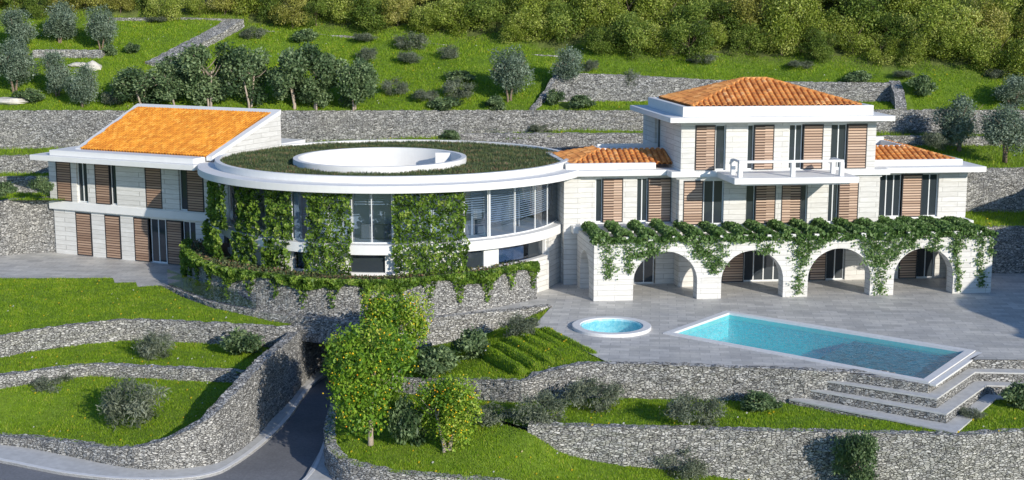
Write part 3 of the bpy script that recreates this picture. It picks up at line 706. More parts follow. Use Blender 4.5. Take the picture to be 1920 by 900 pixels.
# =================================================================== PAVED TERRACES, POOL, HOT TUB
P1, P2, P3, P4 = G(1362, 584), G(1243, 626), G(1741, 718.8), G(1829, 658.8)
pool_o = [P1, P2, P3, P4]
TUBC = (5.07, 70.15); TUBR = 2.02
outer = [R(1000, 612, 0), R(1060, 640, 0), R(1145, 682, 0)]+[(p[0], p[1]+.06, 0) for p in p3[8:]]+[(P3[0]-.2, P3[1]+.25, 0)]
outer = [R(1000, 612, 0), R(1060, 640, 0), R(1145, 682, 0)]+[(p[0], p[1]+.06, 0) for p in p3[8:12]]
def lerp(a, b, t): return tuple(a[i]+(b[i]-a[i])*t for i in range(3))
# terrace outline runs along the pool edge between wall 3's end and the steps
pa = lerp(P2, P3, .80); pb = lerp(P4, P3, 0.02)
e2o = (Vector(P2)-Vector(P1)).normalized(); outer += [tuple(Vector(lerp(P2, P3, .84))+e2o*.03)]
cx_, cy_ = (P1[0]+P3[0])/2, (P1[1]+P3[1])/2
def inset(p, k=.25): dx, dy = cx_-p[0], cy_-p[1]; return p
e1o = (Vector(P4)-Vector(P1)).normalized(); outer2 = outer+[P2, P1, P4, tuple(Vector(P4)+e1o*.36)]+[loops[0][2], loops[0][3], (46, loops[0][3][1], 0), (46, 97, 0), (-3, 97, 0), (-9, 86, 0), (w6[8][0], w6[8][1]+.3, 0), (w6[10][0], w6[10][1]+.3, 0)]
circ = [(TUBC[0]+(TUBR-.1)*math.cos(a), TUBC[1]+(TUBR-.1)*math.sin(a), 0) for a in np.linspace(0, 2*math.pi, 48, endpoint=False)]
allp = outer2+circ
tris = geometry.tessellate_polygon([[Vector(p) for p in outer2], [Vector(p) for p in circ]])
b = MB(); b.add(allp, [tuple(t) for t in tris]); structure(b.build('terrace', M['paving']))
b = MB(); b.add([G(-80, 522, .004), G(212, 521, .004), G(215, 530, .004), G(255, 529, .004), G(258, 538, .004), G(300, 535, .004), (w6[0][0]+.2, w6[0][1]+.2, .004)]+[(p[0]+.1, p[1]+.3, .004) for p in w6[1:9]]+[(-9, 86, .004), (-19, 98, .004), (-60, 98, .004)], [tuple(range(18))])
structure(b.build('terrace', M['paving']))
def inner_rect(d, z):
    c = Vector((cx_, cy_, 0)); out = []
    e1 = (Vector(P4)-Vector(P1)).normalized(); e2 = (Vector(P2)-Vector(P1)).normalized()
    for p, s1, s2 in ((P1, 1, 1), (P2, 1, -1), (P3, -1, -1), (P4, -1, 1)):
        q = Vector(p)+e1*(s1*d)+e2*(s2*d); out.append((q.x, q.y, z))
    return out
pool = thing('swimming_pool', (cx_, cy_, 0), 'long rectangular turquoise swimming pool with white rim', 'swimming pool')
o1, i1 = inner_rect(-.0, .06), inner_rect(.38, .06)
b = MB(); b.add([*o1, *i1]+[(x, y, -.12) for x, y, z in o1]+[(x, y, -.3) for x, y, z in i1], [(k, (k+1) % 4, 4+(k+1) % 4, 4+k) for k in range(4)]+[(k, 8+k, 8+(k+1) % 4, (k+1) % 4) for k in range(4)]+[(4+k, 4+(k+1) % 4, 12+(k+1) % 4, 12+k) for k in range(4)])
b.build('coping', M['kerb'], pool)
wt = inner_rect(.36, -.06); fl = inner_rect(.36, -1.25)
b = MB(); b.add(wt+fl, [(4, 5, 6, 7)]+[(k, (k+1) % 4, 4+(k+1) % 4, 4+k) for k in range(4)]); b.build('basin', M['basin'], pool)
# dark shelf at the right end
a0 = lerp(fl[0], fl[3], .56); a1 = lerp(fl[1], fl[2], .56); g1, g2 = lerp(fl[1], fl[2], .985), lerp(fl[0], fl[3], .985)
sh = [lerp(a0, a1, .03), lerp(a0, a1, .995), lerp(g2, g1, .995), lerp(g2, g1, .03)]
b = MB(); b.prism([(p[0], p[1]) for p in sh], -1.24, -.34); b.build('shelf', M['basin_dark'], pool)
e1 = Vector(P4)-Vector(P1); b = MB(); nn = 60; vs = []
b.add(wt, [(0, 1, 2, 3)]); b.build('water', M['water'], pool)
# overflow channel at the right end
e1n = e1.normalized(); b = MB(); q = [Vector(P4), Vector(P3)]
b.add([q[0]+e1n*.04+Vector((0, 0, .0)), q[1]+e1n*.04, q[1]+e1n*.34, q[0]+e1n*.34]+[q[0]+e1n*.04+Vector((0, 0, -.09)), q[1]+e1n*.04+Vector((0, 0, -.09)), q[1]+e1n*.34+Vector((0, 0, -.09)), q[0]+e1n*.34+Vector((0, 0, -.09))], [(0, 1, 2, 3), (1, 5, 6, 2), (2, 6, 7, 3), (0, 3, 7, 4)]); b.build('overflow_ledge', M['coping'], pool)
tub = thing('hot_tub', (TUBC[0], TUBC[1], 0), 'round white-rimmed hot tub on the terrace left of the pool', 'hot tub')
b = MB(); b.ring(TUBC, (TUBR-.42,)*2, (TUBR,)*2, -.15, .16, n=64); b.build('rim', M['kerb'], tub, bevel=.03)
b = MB(); b.ring(TUBC, (TUBR-.5,)*2, (TUBR-.4,)*2, -1.2, .10, n=64)
b.prism([(TUBC[0]+(TUBR-.45)*math.cos(a), TUBC[1]+(TUBR-.45)*math.sin(a)) for a in np.linspace(0, 6.283, 48, endpoint=False)], -1.2, -.9)
b.build('basin', basin_mat('pale_mosaic', (.25, .66, .76), (.6, .88, .92), 9), tub)
b = MB(); b.add([(TUBC[0]+(TUBR-.5)*math.cos(a), TUBC[1]+(TUBR-.5)*math.sin(a), .02) for a in np.linspace(0, 6.283, 64, endpoint=False)], [tuple(range(64))])
b.build('water', water_mat('bubbling_water', (.7, .92, .95), 7), tub)

# =================================================================== BUILDINGS
A0 = G(1113, 565); B0 = G(1857, 549); L0 = math.hypot(B0[0]-A0[0], B0[1]-A0[1])
VF = Frame(A0, ((B0[0]-A0[0])/L0, (B0[1]-A0[1])/L0), (-.172, .985))
def shutter(F, u0, u1, v, z0, z1, parent, mat='wood', split=0):
    b = MB(); t = .05
    fr = MB()
    for a in (u0, u1-t): fr.box(F, a, a+t, v-.07, v, z0, z1)
    fr.box(F, u0+t, u1-t, v-.068, v, z0, z0+.06); fr.box(F, u0+t, u1-t, v-.068, v, z1-.06, z1)
    n = int((z1-z0-.12)/.15); h = (z1-z0-.12)/n
    for k in range(n):
        a = z0+.06+k*h
        if split:
            um = u0+t+(u1-u0-2*t)*(.55 if split > 0 else .45)
            w0, w1 = (.5, .74) if split > 0 else (.74, .5)
            b.box(F, u0+t, um, v-.055, v-.02, a, a+h*w0); b.box(F, um, u1-t, v-.055, v-.02, a, a+h*w1)
        else: b.box(F, u0+t, u1-t, v-.055, v-.02, a, a+h*.66)
    o = b.build('shutter', M[mat], parent); fr.build('frame', M['dark_metal'], o)
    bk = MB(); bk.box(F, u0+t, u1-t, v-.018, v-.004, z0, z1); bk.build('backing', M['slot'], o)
def window(F, u0, u1, v, z0, z1, parent, mull=1, glass='glass_dark', dep=.22, fm='metal'):
    f = MB(); t = .055
    for a in (u0, u1-t): f.box(F, a, a+t, v+dep-.06, v+dep, z0, z1)
    f.box(F, u0+t, u1-t, v+dep-.06, v+dep, z0, z0+.07); f.box(F, u0+t, u1-t, v+dep-.06, v+dep, z1-.06, z1)
    for k in range(1, mull+1):
        c = u0+(u1-u0)*k/(mull+1); f.box(F, c-.03, c+.03, v+dep-.062, v+dep-.002, z0+.07, z1-.06)
    w = f.build('window', M[fm], parent)
    p = MB(); p.box(F, u0+t, u1-t, v+dep-.03, v+dep-.015, z0+.07, z1-.06); p.build('pane', M[glass], w)
def facade(F, v, z0, z1, pymid, segs, parent, wallmat='travertine', lintel=.12, wood='wood', th=.34):
    """segs: (kind, px0, px1); W wall pier, D glass, S shutter (s/z with split slats)"""
    wm = MB(); lm = MB(); us = []
    for s in segs:
        kind, a, c = s[0], s[1], s[2]
        ua = a if isinstance(a, tuple) else F.ux(a, pymid, v)[0]; uc = c if isinstance(c, tuple) else F.ux(c, pymid, v)[0]
        us += [ua, uc]
        if kind == 'W': MB().box(F, ua, uc, v, v+th, z0, z1).build('wall', M[wallmat], parent, bevel=.012)
        elif kind == 'D': window(F, ua, uc, v, z0+.02, z1-lintel, parent, s[3] if len(s) > 3 else 1)
        else: shutter(F, ua, uc, v+.05, z0+.02, z1-lintel, parent, wood, {'S': 0, 's': 1, 'z': -1}[kind])
    lm.box(F, min(us)+.01, max(us)-.01, v+.03, v+th-.02, z1-lintel+.002, z1-.001)
    lm.box(F, min(us)+.01, max(us)-.01, v+.02, v+th-.02, z0-.06, z0+.018)
    lm.build('lintel', M['plaster'], parent)
    return min(us), max(us)
def tiles(name, poly, mat, parent, pitch=.34, row=.42, hh=.12):
    """poly: planar 3D polygon, first edge = eave (left to right seen from outside, below)"""
    P = [Vector(p) for p in poly]; e = (P[1]-P[0]).normalized(); nrm = e.cross(P[2]-P[0]).normalized()
    if nrm.z < 0: nrm = -nrm
    up = nrm.cross(e); up = up if up.z > 0 else -up
    Q = [((p-P[0]).dot(e), (p-P[0]).dot(up)) for p in P]
    x0, x1 = min(q[0] for q in Q), max(q[0] for q in Q)
    def span(x):
        ys = []
        for i in range(len(Q)):
            a, c = Q[i], Q[(i+1) % len(Q)]
            if (a[0]-x)*(c[0]-x) <= 0 and abs(a[0]-c[0]) > 1e-9: ys.append(a[1]+(c[1]-a[1])*(x-a[0])/(c[0]-a[0]))
        return (min(ys), max(ys)) if len(ys) > 1 else (0, 0)
    b = MB(); nc = max(1, round((x1-x0)/pitch)); w = (x1-x0)/nc; sub = 6
    ymax = max(q[1] for q in Q); nr = int(ymax/row)+1
    for cidx in range(nc):
        xs_ = [min(max(x0+w*(cidx+k), x0+1e-4), x1-1e-4) for k in (0, .2, .32, .6, .88, .999, 1)]
        sp = [span(x) for x in xs_]; pr = [0, 0, .8, 1.0, .8, 0, 0] if sub == 6 else [0]*(sub+1)
        jit = random.uniform(-.02, .02)
        for r in range(nr):
            y0, y1 = r*row+jit*(r > 0), (r+1)*row+jit
            if all(s[1] <= y0 or s[0] >= y1 for s in sp): continue
            vs = []; rr = random.random(); dh = random.uniform(-.006, .006)
            for yy, lift in ((y0, .03), (y1, .0)):
                for k in range(sub+1):
                    y = min(max(yy, sp[k][0]), sp[k][1])
                    vs.append(P[0]+e*xs_[k]+up*y+nrm*(.02+hh*pr[k]+lift+dh*pr[k]))
            m_ = sub+1
            vs += [v-nrm*.05 for v in vs[:m_]]
            b.add(vs, [(k, k+1, m_+k+1, m_+k) for k in range(sub)]+[(k, 2*m_+k, 2*m_+k+1, k+1) for k in range(sub)], rr)
    b.add([p-nrm*.0 for p in P], [tuple(range(len(P)))], .1)
    return b.build(name, mat, parent)
def ridge(name, pts, mat, parent, r=.11):
    b = MB()
    for a, c in zip(pts, pts[1:]):
        a, c = Vector(a), Vector(c); n = max(1, int((c-a).length/.4))
        for k in range(n):
            p, q = a+(c-a)*k/n, a+(c-a)*(k+1.08)/n
            b.tube([p+Vector((0, 0, .03)), q+Vector((0, 0, .05))], [r, r*.86], 8)
    return b.build(name, mat, parent)
# ------------------------------------------------------------------ villa (right)
villa = thing('villa', VF.pt(11, 8, 0), 'white stone villa with three storeys and terracotta hip roof behind the arcade', 'villa')
Z1, Z1b, ZS0, ZS1, ZP = 3.6, 3.62, 6.42, 6.75, 7.1
vc, vl, vr = 3.4, 4.75, 5.0
ux = lambda px, py, v: VF.ux(px, py, v)[0]
uL = ux(1056, 375, vl); uCl = ux(1272, 375, vc); uCr = ux(1648, 370, vc); uR = ux(1812, 370, vr)
BACK = 13.6
# storey 1 facades
facade(VF, vl, Z1, ZS0-.1, 375, [('W', 1056, 1116), ('D', 1117, 1130, 0), ('s', 1130, 1168), ('W', 1168, 1194), ('D', 1194, 1215, 1), ('s', 1215, 1258), ('W', 1258, 1275)], villa)
facade(VF, vc, Z1, ZS0-.1, 380, [('W', 1273, 1281), ('S', 1281, 1318), ('D', 1320, 1357, 1), ('W', 1357, 1399), ('D', 1399, 1416, 0), ('s', 1416, 1454), ('W', 1454, 1465), ('z', 1465, 1502), ('D', 1502, 1514, 0), ('W', 1514, 1553), ('D', 1553, 1572, 1), ('s', 1572, 1609), ('W', 1609, 1648)], villa)
facade(VF, vr, Z1, ZS0-.1, 370, [('W', 1634, 1649), ('D', 1649, 1690, 2), ('S', 1691, 1728), ('D', 1728, 1759, 1), ('W', 1759, 1812)], villa)
b = MB()
b.box(VF, uL, uL+.34, vl+.35, BACK, 0, ZS0-.1); b.box(VF, uR-.34, uR, vr+.35, BACK, 0, ZS0-.1)
b.box(VF, uCl, uCl+.3, vc+.35, vl+.2, Z1, ZS0-.1); b.box(VF, uCr-.3, uCr, vc+.35, vr+.2, Z1, ZS0-.1)
b.box(VF, uL+.35, uR-.35, BACK-.3, BACK, 0, ZS0-.1)
b.build('wall', M['travertine'], villa)
# ground floor facade behind the arcade
facade(VF, 4.3, 0, 3.1, 515, [('W', 1093, 1188), ('D', 1189, 1227, 1), ('W', 1229, 1262), ('W', 1262, 1352), ('S', 1353, 1394), ('D', 1395, 1470, 3), ('W', 1471, 1516), ('S', 1517, 1548), ('D', 1549, 1583, 1), ('W', 1584, 1684), ('S', 1685, 1718), ('D', 1719, 1752, 1), ('W', 1752, 1812)], villa, lintel=.4)
MB().box(VF, -.72, ux(1092, 515, 4.0), 4.6, 4.95, 0, ZS0-.1).build('wall', M['travertine'], villa); b = MB()   # lower left return under the left wing
b.box(VF, ux(1271, 532, 3.4), ux(1308, 532, 3.4), 3.3, 4.28, 0, 3.1)
b.build('wall', M['travertine'], villa)
# interior floors / dark core
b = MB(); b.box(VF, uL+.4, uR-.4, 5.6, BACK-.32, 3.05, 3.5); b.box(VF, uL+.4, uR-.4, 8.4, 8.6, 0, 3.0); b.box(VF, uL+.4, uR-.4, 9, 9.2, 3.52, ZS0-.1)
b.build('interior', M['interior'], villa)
b = MB(); b.box(VF, -.3, uR, 3.95, 5.55, 3.12, Z1-.07); b.box(VF, uCl-.05, uCr+.05, vc-.05, 3.93, 3.12, Z1-.07); b.build('floor_slab', M['plaster'], villa, bevel=.02)
# first floor eaves
def slab(F, u0, u1, v0, v1, z0, z1, parent, name='eaves_slab', mat='plaster'):
    return MB().box(F, u0, u1, v0, v1, z0, z1).build(name, M[mat], parent, bevel=.025)
uq = lambda px, py, z: VF.uv(*G(px, py, z)[:2])
lw_r = uq(1234, 318.5, ZS1)[0]; cs_l = uq(1258, 322, ZS1)[0]; cs_r = uq(1676, 319, ZS1)[0]; rw_r = uq(1855, 313.5, ZS1)[0]
b = MB(); b.box(VF, -1.6, cs_l-.002, 4.05, BACK+.3, ZS0, ZS1); b.box(VF, cs_l, cs_r, 3.1, BACK+.3, ZS0-.002, ZS1-.002); b.box(VF, cs_r+.002, rw_r, 3.75, BACK+.3, ZS0, ZS1)
b.build('eaves_slab', M['plaster'], villa, bevel=.025)
b = MB(); b.box(VF, uL-.2, cs_l-.3, vl-.12, vl+.5, ZS0-.13, ZS0-.004); b.box(VF, uCl-.15, uCr+.1, vc-.06, vc+.5, ZS0-.13, ZS0-.006); b.box(VF, uCr+.12, uR+.25, vr-.25, vr+.5, ZS0-.13, ZS0-.004)
b.build('cornice', M['coping'], villa)
# parapets
def parapet(F, u0, u1, v0, v1, z0, z1, parent, t=.3):
    b = MB(); b.box(F, u0, u1, v0, v0+t, z0, z1); b.box(F, u0, u0+t, v0+t, v1-t, z0, z1); b.box(F, u1-t, u1, v0+t, v1-t, z0, z1); b.box(F, u0, u1, v1-t, v1, z0, z1)
    return b.build('parapet', M['plaster'], parent, bevel=.02)
rpr = uq(1816, 301, ZP)[0]
tl_u, tr_u = ux(1277, 290, 3.3), ux(1642, 280, 3.3); tv = 3.3; TB = 11.6
parapet(VF, -.6, lw_r, 4.6, 10.8, ZS1, ZP, villa); parapet(VF, tr_u-.1, rpr, 4.6, 12.9, ZS1, ZP, villa)
# low hip roofs over both wings
def hip(F, u0, u1, v0, v1, z, run, rise, parent, name='roof', closed_r=False, closed_l=False, pitch=.34):
    mat = M['tile_villa']
    a = [F.pt(u0, v0, z), F.pt(u1, v0, z), F.pt(u1, v1, z), F.pt(u0, v1, z)]
    i = [F.pt(u0+(0 if closed_l else run), v0+run, z+rise), F.pt(u1-(0 if closed_r else run), v0+run, z+rise), F.pt(u1-(0 if closed_r else run), v1-run, z+rise), F.pt(u0+(0 if closed_l else run), v1-run, z+rise)]
    r = tiles(name, [a[0], a[1], i[1], i[0]], mat, parent, pitch)
    if not closed_r: tiles(name, [a[1], a[2], i[2], i[1]], mat, parent, pitch)
    tiles(name, [a[2], a[3], i[3], i[2]], mat, parent, pitch)
    if not closed_l: tiles(name, [a[3], a[0], i[0], i[3]], mat, parent, pitch)
    if not closed_l: ridge('hip_ridge', [a[0], i[0]], mat, r)
    if not closed_r: ridge('hip_ridge', [a[1], i[1]], mat, r)
    return i
i = hip(VF, -.25, tl_u-.02, 4.95, 10.4, ZP-.12, 2.1, .62, villa, closed_r=True)
b = MB(); b.box(VF, 1.85, tl_u-.02, 7.0, 7.18, ZP+.3, ZP+.62); b.box(VF, 1.85, 2.03, 7.2, 8.3, ZP+.3, ZP+.62); b.box(VF, 2.03, tl_u-.02, 8.12, 8.3, ZP+.3, ZP+.74); b.build('light_well_curb', M['plaster'], villa)
i = hip(VF, tr_u+.02, rpr-.3, 4.95, 12.6, ZP-.12, 2.1, .62, villa, closed_l=True)
b = MB(); b.box(VF, tr_u+.02, rpr-2.4, 7.0, 7.18, ZP+.3, ZP+.6); b.box(VF, rpr-2.6, rpr-2.42, 7.2, 10.4, ZP+.3, ZP+.6); b.box(VF, tr_u+.02, rpr-2.4, 10.2, 10.38, ZP+.3, ZP+.8); b.build('light_well_curb', M['plaster'], villa)
# tower storey
facade(VF, tv, ZS1+.02, 9.5, 275, [('W', 1277, 1303), ('s', 1304, 1341), ('D', 1342, 1361, 0), ('W', 1361, 1401), ('D', 1402, 1414, 0), ('s', 1414, 1451), ('W', 1451, 1479), ('D', 1480, 1505, 1), ('S', 1506, 1543), ('W', 1543, 1558), ('D', 1558, 1588, 1), ('S', 1588, 1625), ('W', 1625, 1642)], villa)
sw = [7.6, 8.9]
b = MB(); b.box(VF, tl_u, tl_u+.34, tv+.35, sw[0], ZS1, 9.5); b.box(VF, tl_u, tl_u+.34, sw[1], TB, ZS1, 9.5); b.box(VF, tr_u-.34, tr_u, tv+.35, TB, ZS1, 9.5); b.box(VF, tl_u+.35, tr_u-.35, TB-.3, TB, ZS1, 9.5)
b.build('wall', M['travertine'], villa)
LS = Frame(VF.pt(tl_u, TB, 0), (-VF.W[0], -VF.W[1]), VF.U)
window(LS, TB-sw[1], TB-sw[0], .0, ZS1+.05, 9.4, villa, 1)
b = MB(); b.box(VF, tl_u+.4, tr_u-.4, tv+3.5, tv+3.7, ZS1, 9.45); b.build('interior', M['interior'], villa)
ZT = 9.93
t0 = uq(1256.3, 220.7, ZT); t1 = uq(1680.3, 217.3, ZT); tv0 = (t0[1]+t1[1])/2; tb = uq(1184, 197, ZT)[1]
slab(VF, t0[0], t1[0], tv0, tb, ZT-.3, ZT, villa)
slab(VF, tl_u-.25, tr_u+.25, tv-.25, TB+.25, ZT-.44, ZT-.302, villa, 'cornice', 'coping')
q0 = uq(1277.3, 199.3, 10.5); q1 = uq(1643.5, 198.3, 10.5); qb = uq(1210.7, 182, 10.5); pv = (q0[1]+q1[1])/2
parapet(VF, q0[0], q1[0], pv, qb[1], ZT+.002, 10.5, villa, .32)
# hip roof of the tower
rz = 10.46; a = [VF.pt(q0[0]+.32+.3, pv+.33, rz), VF.pt(q1[0]-.32-.3, pv+.33, rz), VF.pt(q1[0]-.62, qb[1]-.33, rz), VF.pt(q0[0]+.62, qb[1]-.33, rz)]
vm = (pv+qb[1])/2; um = (q0[0]+q1[0])/2
RZ = rz+1.32
ra_, rb_ = VF.pt(um-.85, vm, RZ), VF.pt(um+.55, vm, RZ)
r = tiles('roof', [a[0], a[1], rb_, ra_], M['tile_villa'], villa); tiles('roof', [a[1], a[2], rb_], M['tile_villa'], villa); tiles('roof', [a[2], a[3], ra_, rb_], M['tile_villa'], villa); tiles('roof', [a[3], a[0], ra_], M['tile_villa'], villa)
ridge('hip_ridge', [a[0], ra_, rb_, a[1]], M['tile_villa'], r); ridge('hip_ridge', [a[3], ra_], M['tile_villa'], r)
slab(VF, q0[0]+.33, q1[0]-.33, pv+.33, qb[1]-.33, rz-.3, rz-.06, villa, 'roof_deck')
# balcony
b0 = uq(1376, 334, ZS1); b1 = uq(1613, 332, ZS1); bv = (b0[1]+b1[1])/2
bal = slab(VF, b0[0], b1[0], bv, 3.098, ZS0-.02, ZS1-.004, villa, 'balcony')
slab(VF, b0[0]+.5, b1[0]-.4, bv+.35, 3.4, ZS0-.14, ZS0-.024, villa, 'balcony_soffit', 'coping')
rl = thing('balcony_railing', VF.pt(b0[0]+2, bv, ZS1), '', ''); 
bpy.data.objects.remove(rl)
b = MB(); hz = .78
ua, ub = b0[0]+.35, b1[0]-.75; va, vb = bv+.35, 2.9
for (u, v) in ((ua+.1, va+.1), ((ua+ub)/2+.1, va+.1), (ub-.1, va+.1), (ua+.1, vb-1.2), (ub-.1, vb-1.2)): b.box(VF, u-.12, u+.12, v-.12, v+.12, ZS1-.004, ZS1+hz)
b.box(VF, ua, ub, va, va+.22, ZS1+hz+.002, ZS1+hz+.14)
for u in (ua, ub-.22):
    p = [VF.pt(u+.11, va+.2, ZS1+hz+.07), VF.pt(u+.11, vb-1.3, ZS1+hz+.07), VF.pt(u+.11, vb-.9, ZS1+hz+.0), VF.pt(u+.11, vb-.7, ZS1+hz-.25)]
    b.tube(p, .075, 8)
b.build('railing', M['plaster'], bal, bevel=.02)
bw = MB(); bw.add([VF.pt(ua+.3, va+.2, ZS1+.002), VF.pt(ua+.5, va+.2, ZS1+.002), VF.pt(ua+.5, va+.3, ZS1+.002)], [(0, 1, 2)])
# ------------------------------------------------------------------ arcade with pergola beams
arc = thing('arcade', VF.pt(11, .4, 0), 'white stone arcade of four arches under leafy pergola beams', 'arcade')
spans = [(1187, 1307), (1352, 1468), (1514, 1631), (1675, 1786)]
HA = 3.35; ZSP = 1.0; loop = [VF.pt(0, 0, 0)]
for a, c in spans:
    u0, u1 = ux(a, 540, 0), ux(c, 540, 0); r = (u1-u0)/2; um = (u0+u1)/2
    loop += [VF.pt(u0, 0, 0)]+[VF.pt(um-r*math.cos(t), 0, ZSP+r*.96*math.sin(t)) for t in np.linspace(0, math.pi, 25)]+[VF.pt(u1, 0, 0)]
loop += [VF.pt(L0, 0, 0), VF.pt(L0, 0, HA), VF.pt(0, 0, HA)]
b = MB(); th = .75; b.extr(loop, (VF.W[0]*th, VF.W[1]*th, 0)); b.build('arch_wall', M['travertine'], arc)
for side in (0, 1):
    u = 0 if side == 0 else L0-.55
    lp = [VF.pt(u, th+.002, 0), VF.pt(u, 1.15, 0)]+[VF.pt(u, 2.3-1.15*math.cos(t), 1.3+1.15*math.sin(t)) for t in np.linspace(0, math.pi, 17)]+[VF.pt(u, 3.45, 0), VF.pt(u, 4.25, 0), VF.pt(u, 4.25, HA-.01), VF.pt(u, th+.002, HA-.01)]
    b = MB(); b.extr(lp, (VF.U[0]*.55, VF.U[1]*.55, 0)); b.build('arch_wall', M['travertine'], arc)
NB = 17; beams = [L0*(k+.35)/NB for k in range(NB)]
for u in beams: MB().box(VF, u-.14, u+.14, -.05, 3.9, HA+.002, HA+.24).build('beam', M['plaster'], arc)
# lower white walls between arcade and rotunda
lw = thing('garden_wall', G(1020, 545, 0), 'short white stone wall stepping out from beneath the round building by the arcade', 'wall')
g0, g1, g2 = G(985, 556), G(1029, 542), G(1054, 528); 
def wallseg(p, q, z0, z1, t=.35):
    d = (Vector((q[0]-p[0], q[1]-p[1], 0))).normalized(); n = Vector((-d.y, d.x, 0))*t
    b = MB(); b.add([(p[0], p[1], z0), (q[0], q[1], z0), (q[0]+n.x, q[1]+n.y, z0), (p[0]+n.x, p[1]+n.y, z0)]+[(p[0], p[1], z1), (q[0], q[1], z1), (q[0]+n.x, q[1]+n.y, z1), (p[0]+n.x, p[1]+n.y, z1)], [(3, 2, 1, 0), (4, 5, 6, 7), (0, 1, 5, 4), (1, 2, 6, 5), (2, 3, 7, 6), (3, 0, 4, 7)])
    return b
wallseg(g0, g1, -.02, 2.0).build('wall', M['travertine'], lw); wallseg((g1[0]-.01, g1[1]+.36, 0), (g2[0], g2[1]+.3, 0), -.02, 2.9).build('wall', M['travertine'], lw)

# ------------------------------------------------------------------ rotunda (middle)
RC = (-7.05, 84.3); rot = thing('round_building', (RC[0], RC[1], 0), 'white oval building with planted roof, central opening and curved glass front', 'building')
SR = (11.6, 10.5); PR = (10.6, 9.5); BR = (10.4, 10.1); GR = (9.85, 9.5)
Zs0, Zs1 = 6.38, 6.78
HC = (-7.72, 82.3); HR = (5.05, 5.0)
MB().ring(RC, HR, SR, Zs0, Zs1, n=160)
b = MB(); b.ring(RC, (6.0, 6.0), SR, Zs0, Zs1, n=180); b.build('roof_slab', M['plaster'], rot, bevel=.02)
b = MB(); b.ring(RC, (PR[0]-.3, PR[1]-.3), PR, Zs1+.002, 7.16, n=180); b.build('parapet', M['plaster'], rot, bevel=.02)
b = MB(); b.ring(RC, (.5, .5), (PR[0]-.31, PR[1]-.31), 6.9, 6.97, n=120)
# green roof deck cut round the opening
ro = [(RC[0]+(PR[0]-.31)*math.cos(a), RC[1]+(PR[1]-.31)*math.sin(a), 6.99) for a in np.linspace(0, 2*math.pi, 100, endpoint=False)]
ri = [(HC[0]+(HR[0]-.05)*math.cos(a), HC[1]+(HR[1]-.05)*math.sin(a), 6.99) for a in np.linspace(0, 2*math.pi, 80, endpoint=False)]
tr = geometry.tessellate_polygon([[Vector(p) for p in ro], [Vector(p) for p in ri]])
b = MB(); b.add(ro+ri, [tuple(t) for t in tr]); b.build('roof_bed', M['soil'], rot)
al = np.array(ro+ri); n0 = len(GRASS_V)
gv, gr = GRASS_V, GRASS_R; GRASS_V, GRASS_R = [], []; fp = FLOWER_P; FLOWER_P = []
grass_on(np.array([(al[t[0]], al[t[1]], al[t[2]]) for t in tr]), 230, .16, .028)
sedV, sedR = np.concatenate(GRASS_V), np.concatenate(GRASS_R); GRASS_V, GRASS_R, FLOWER_P = gv, gr, fp
tag(np_mesh('roof_planting', sedV, 3, np.clip(sedR*.85+.28*np.sin(sedV[::3, 0]*1.9)*np.sin(sedV[::3, 1]*2.3)+rng.normal(0, .14, len(sedR)), 0, 1), M['sedum']), 'brownish green low planting covering the oval roof', 'roof plants', kind='stuff')
b = MB(); b.ring(HC, (HR[0]-.3, HR[1]-.3), HR, 3.0, 7.36, n=140); b.build('opening_wall', M['plaster'], rot, bevel=.02)
b = MB(); b.box(F0, HC[0]+3.1, HC[0]+4.3, HC[1]+2.5, HC[1]+2.7, 6.2, 7.3); b.build('opening_screen', M['plaster'], rot)
# floors, core
b = MB(); b.ring(RC, (5.2, 5.2), BR, 3.0, 3.53, n=160); b.build('floor_slab', M['plaster'], rot, bevel=.02)
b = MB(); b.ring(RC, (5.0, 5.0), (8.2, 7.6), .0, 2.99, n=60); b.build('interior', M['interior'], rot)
b = MB(); b.ring(RC, (5.6, 5.6), (5.9, 5.9), 3.53, 6.37, a0=-2.9, a1=-.2, n=60)
for ang in (-2.6, -2.0, -1.45, -.95, -.45):
    F_ = Frame(RC, (math.cos(ang), math.sin(ang)), (-math.sin(ang), math.cos(ang))); b.box(F_, 6.0, 8.3, -.06, .06, 3.54, 6.36)
b.build('interior_wall', M['inwhite'], rot)
# furniture glimpsed behind the glass
def cab(px, py, w, h, d, mat, name):
    a = ell_hit(px, py, RC[0], RC[1], 8.3, 7.9); F_ = Frame((RC[0]+8.3*math.cos(a), RC[1]+7.9*math.sin(a)), (-math.sin(a), math.cos(a)), (-math.cos(a), -math.sin(a)))
    return F_
for px, lab in ((705, 'pale sofa behind the middle pane of the round glass front'), (884, 'pale sofa behind the glass just right of the wide ivy curtain')):
    F_ = cab(px, 445, 1, 1, 1, '', ''); s = thing('sofa', F_.pt(0, 0, 3.54), lab, 'sofa')
    MB().box(F_, -.8, .8, 0, .8, 3.55, 3.97).build('seat', M['inwhite'], s, bevel=.05); MB().box(F_, -.8, .8, -.25, -.01, 3.55, 4.35).build('backrest', M['interior'], s, bevel=.05)
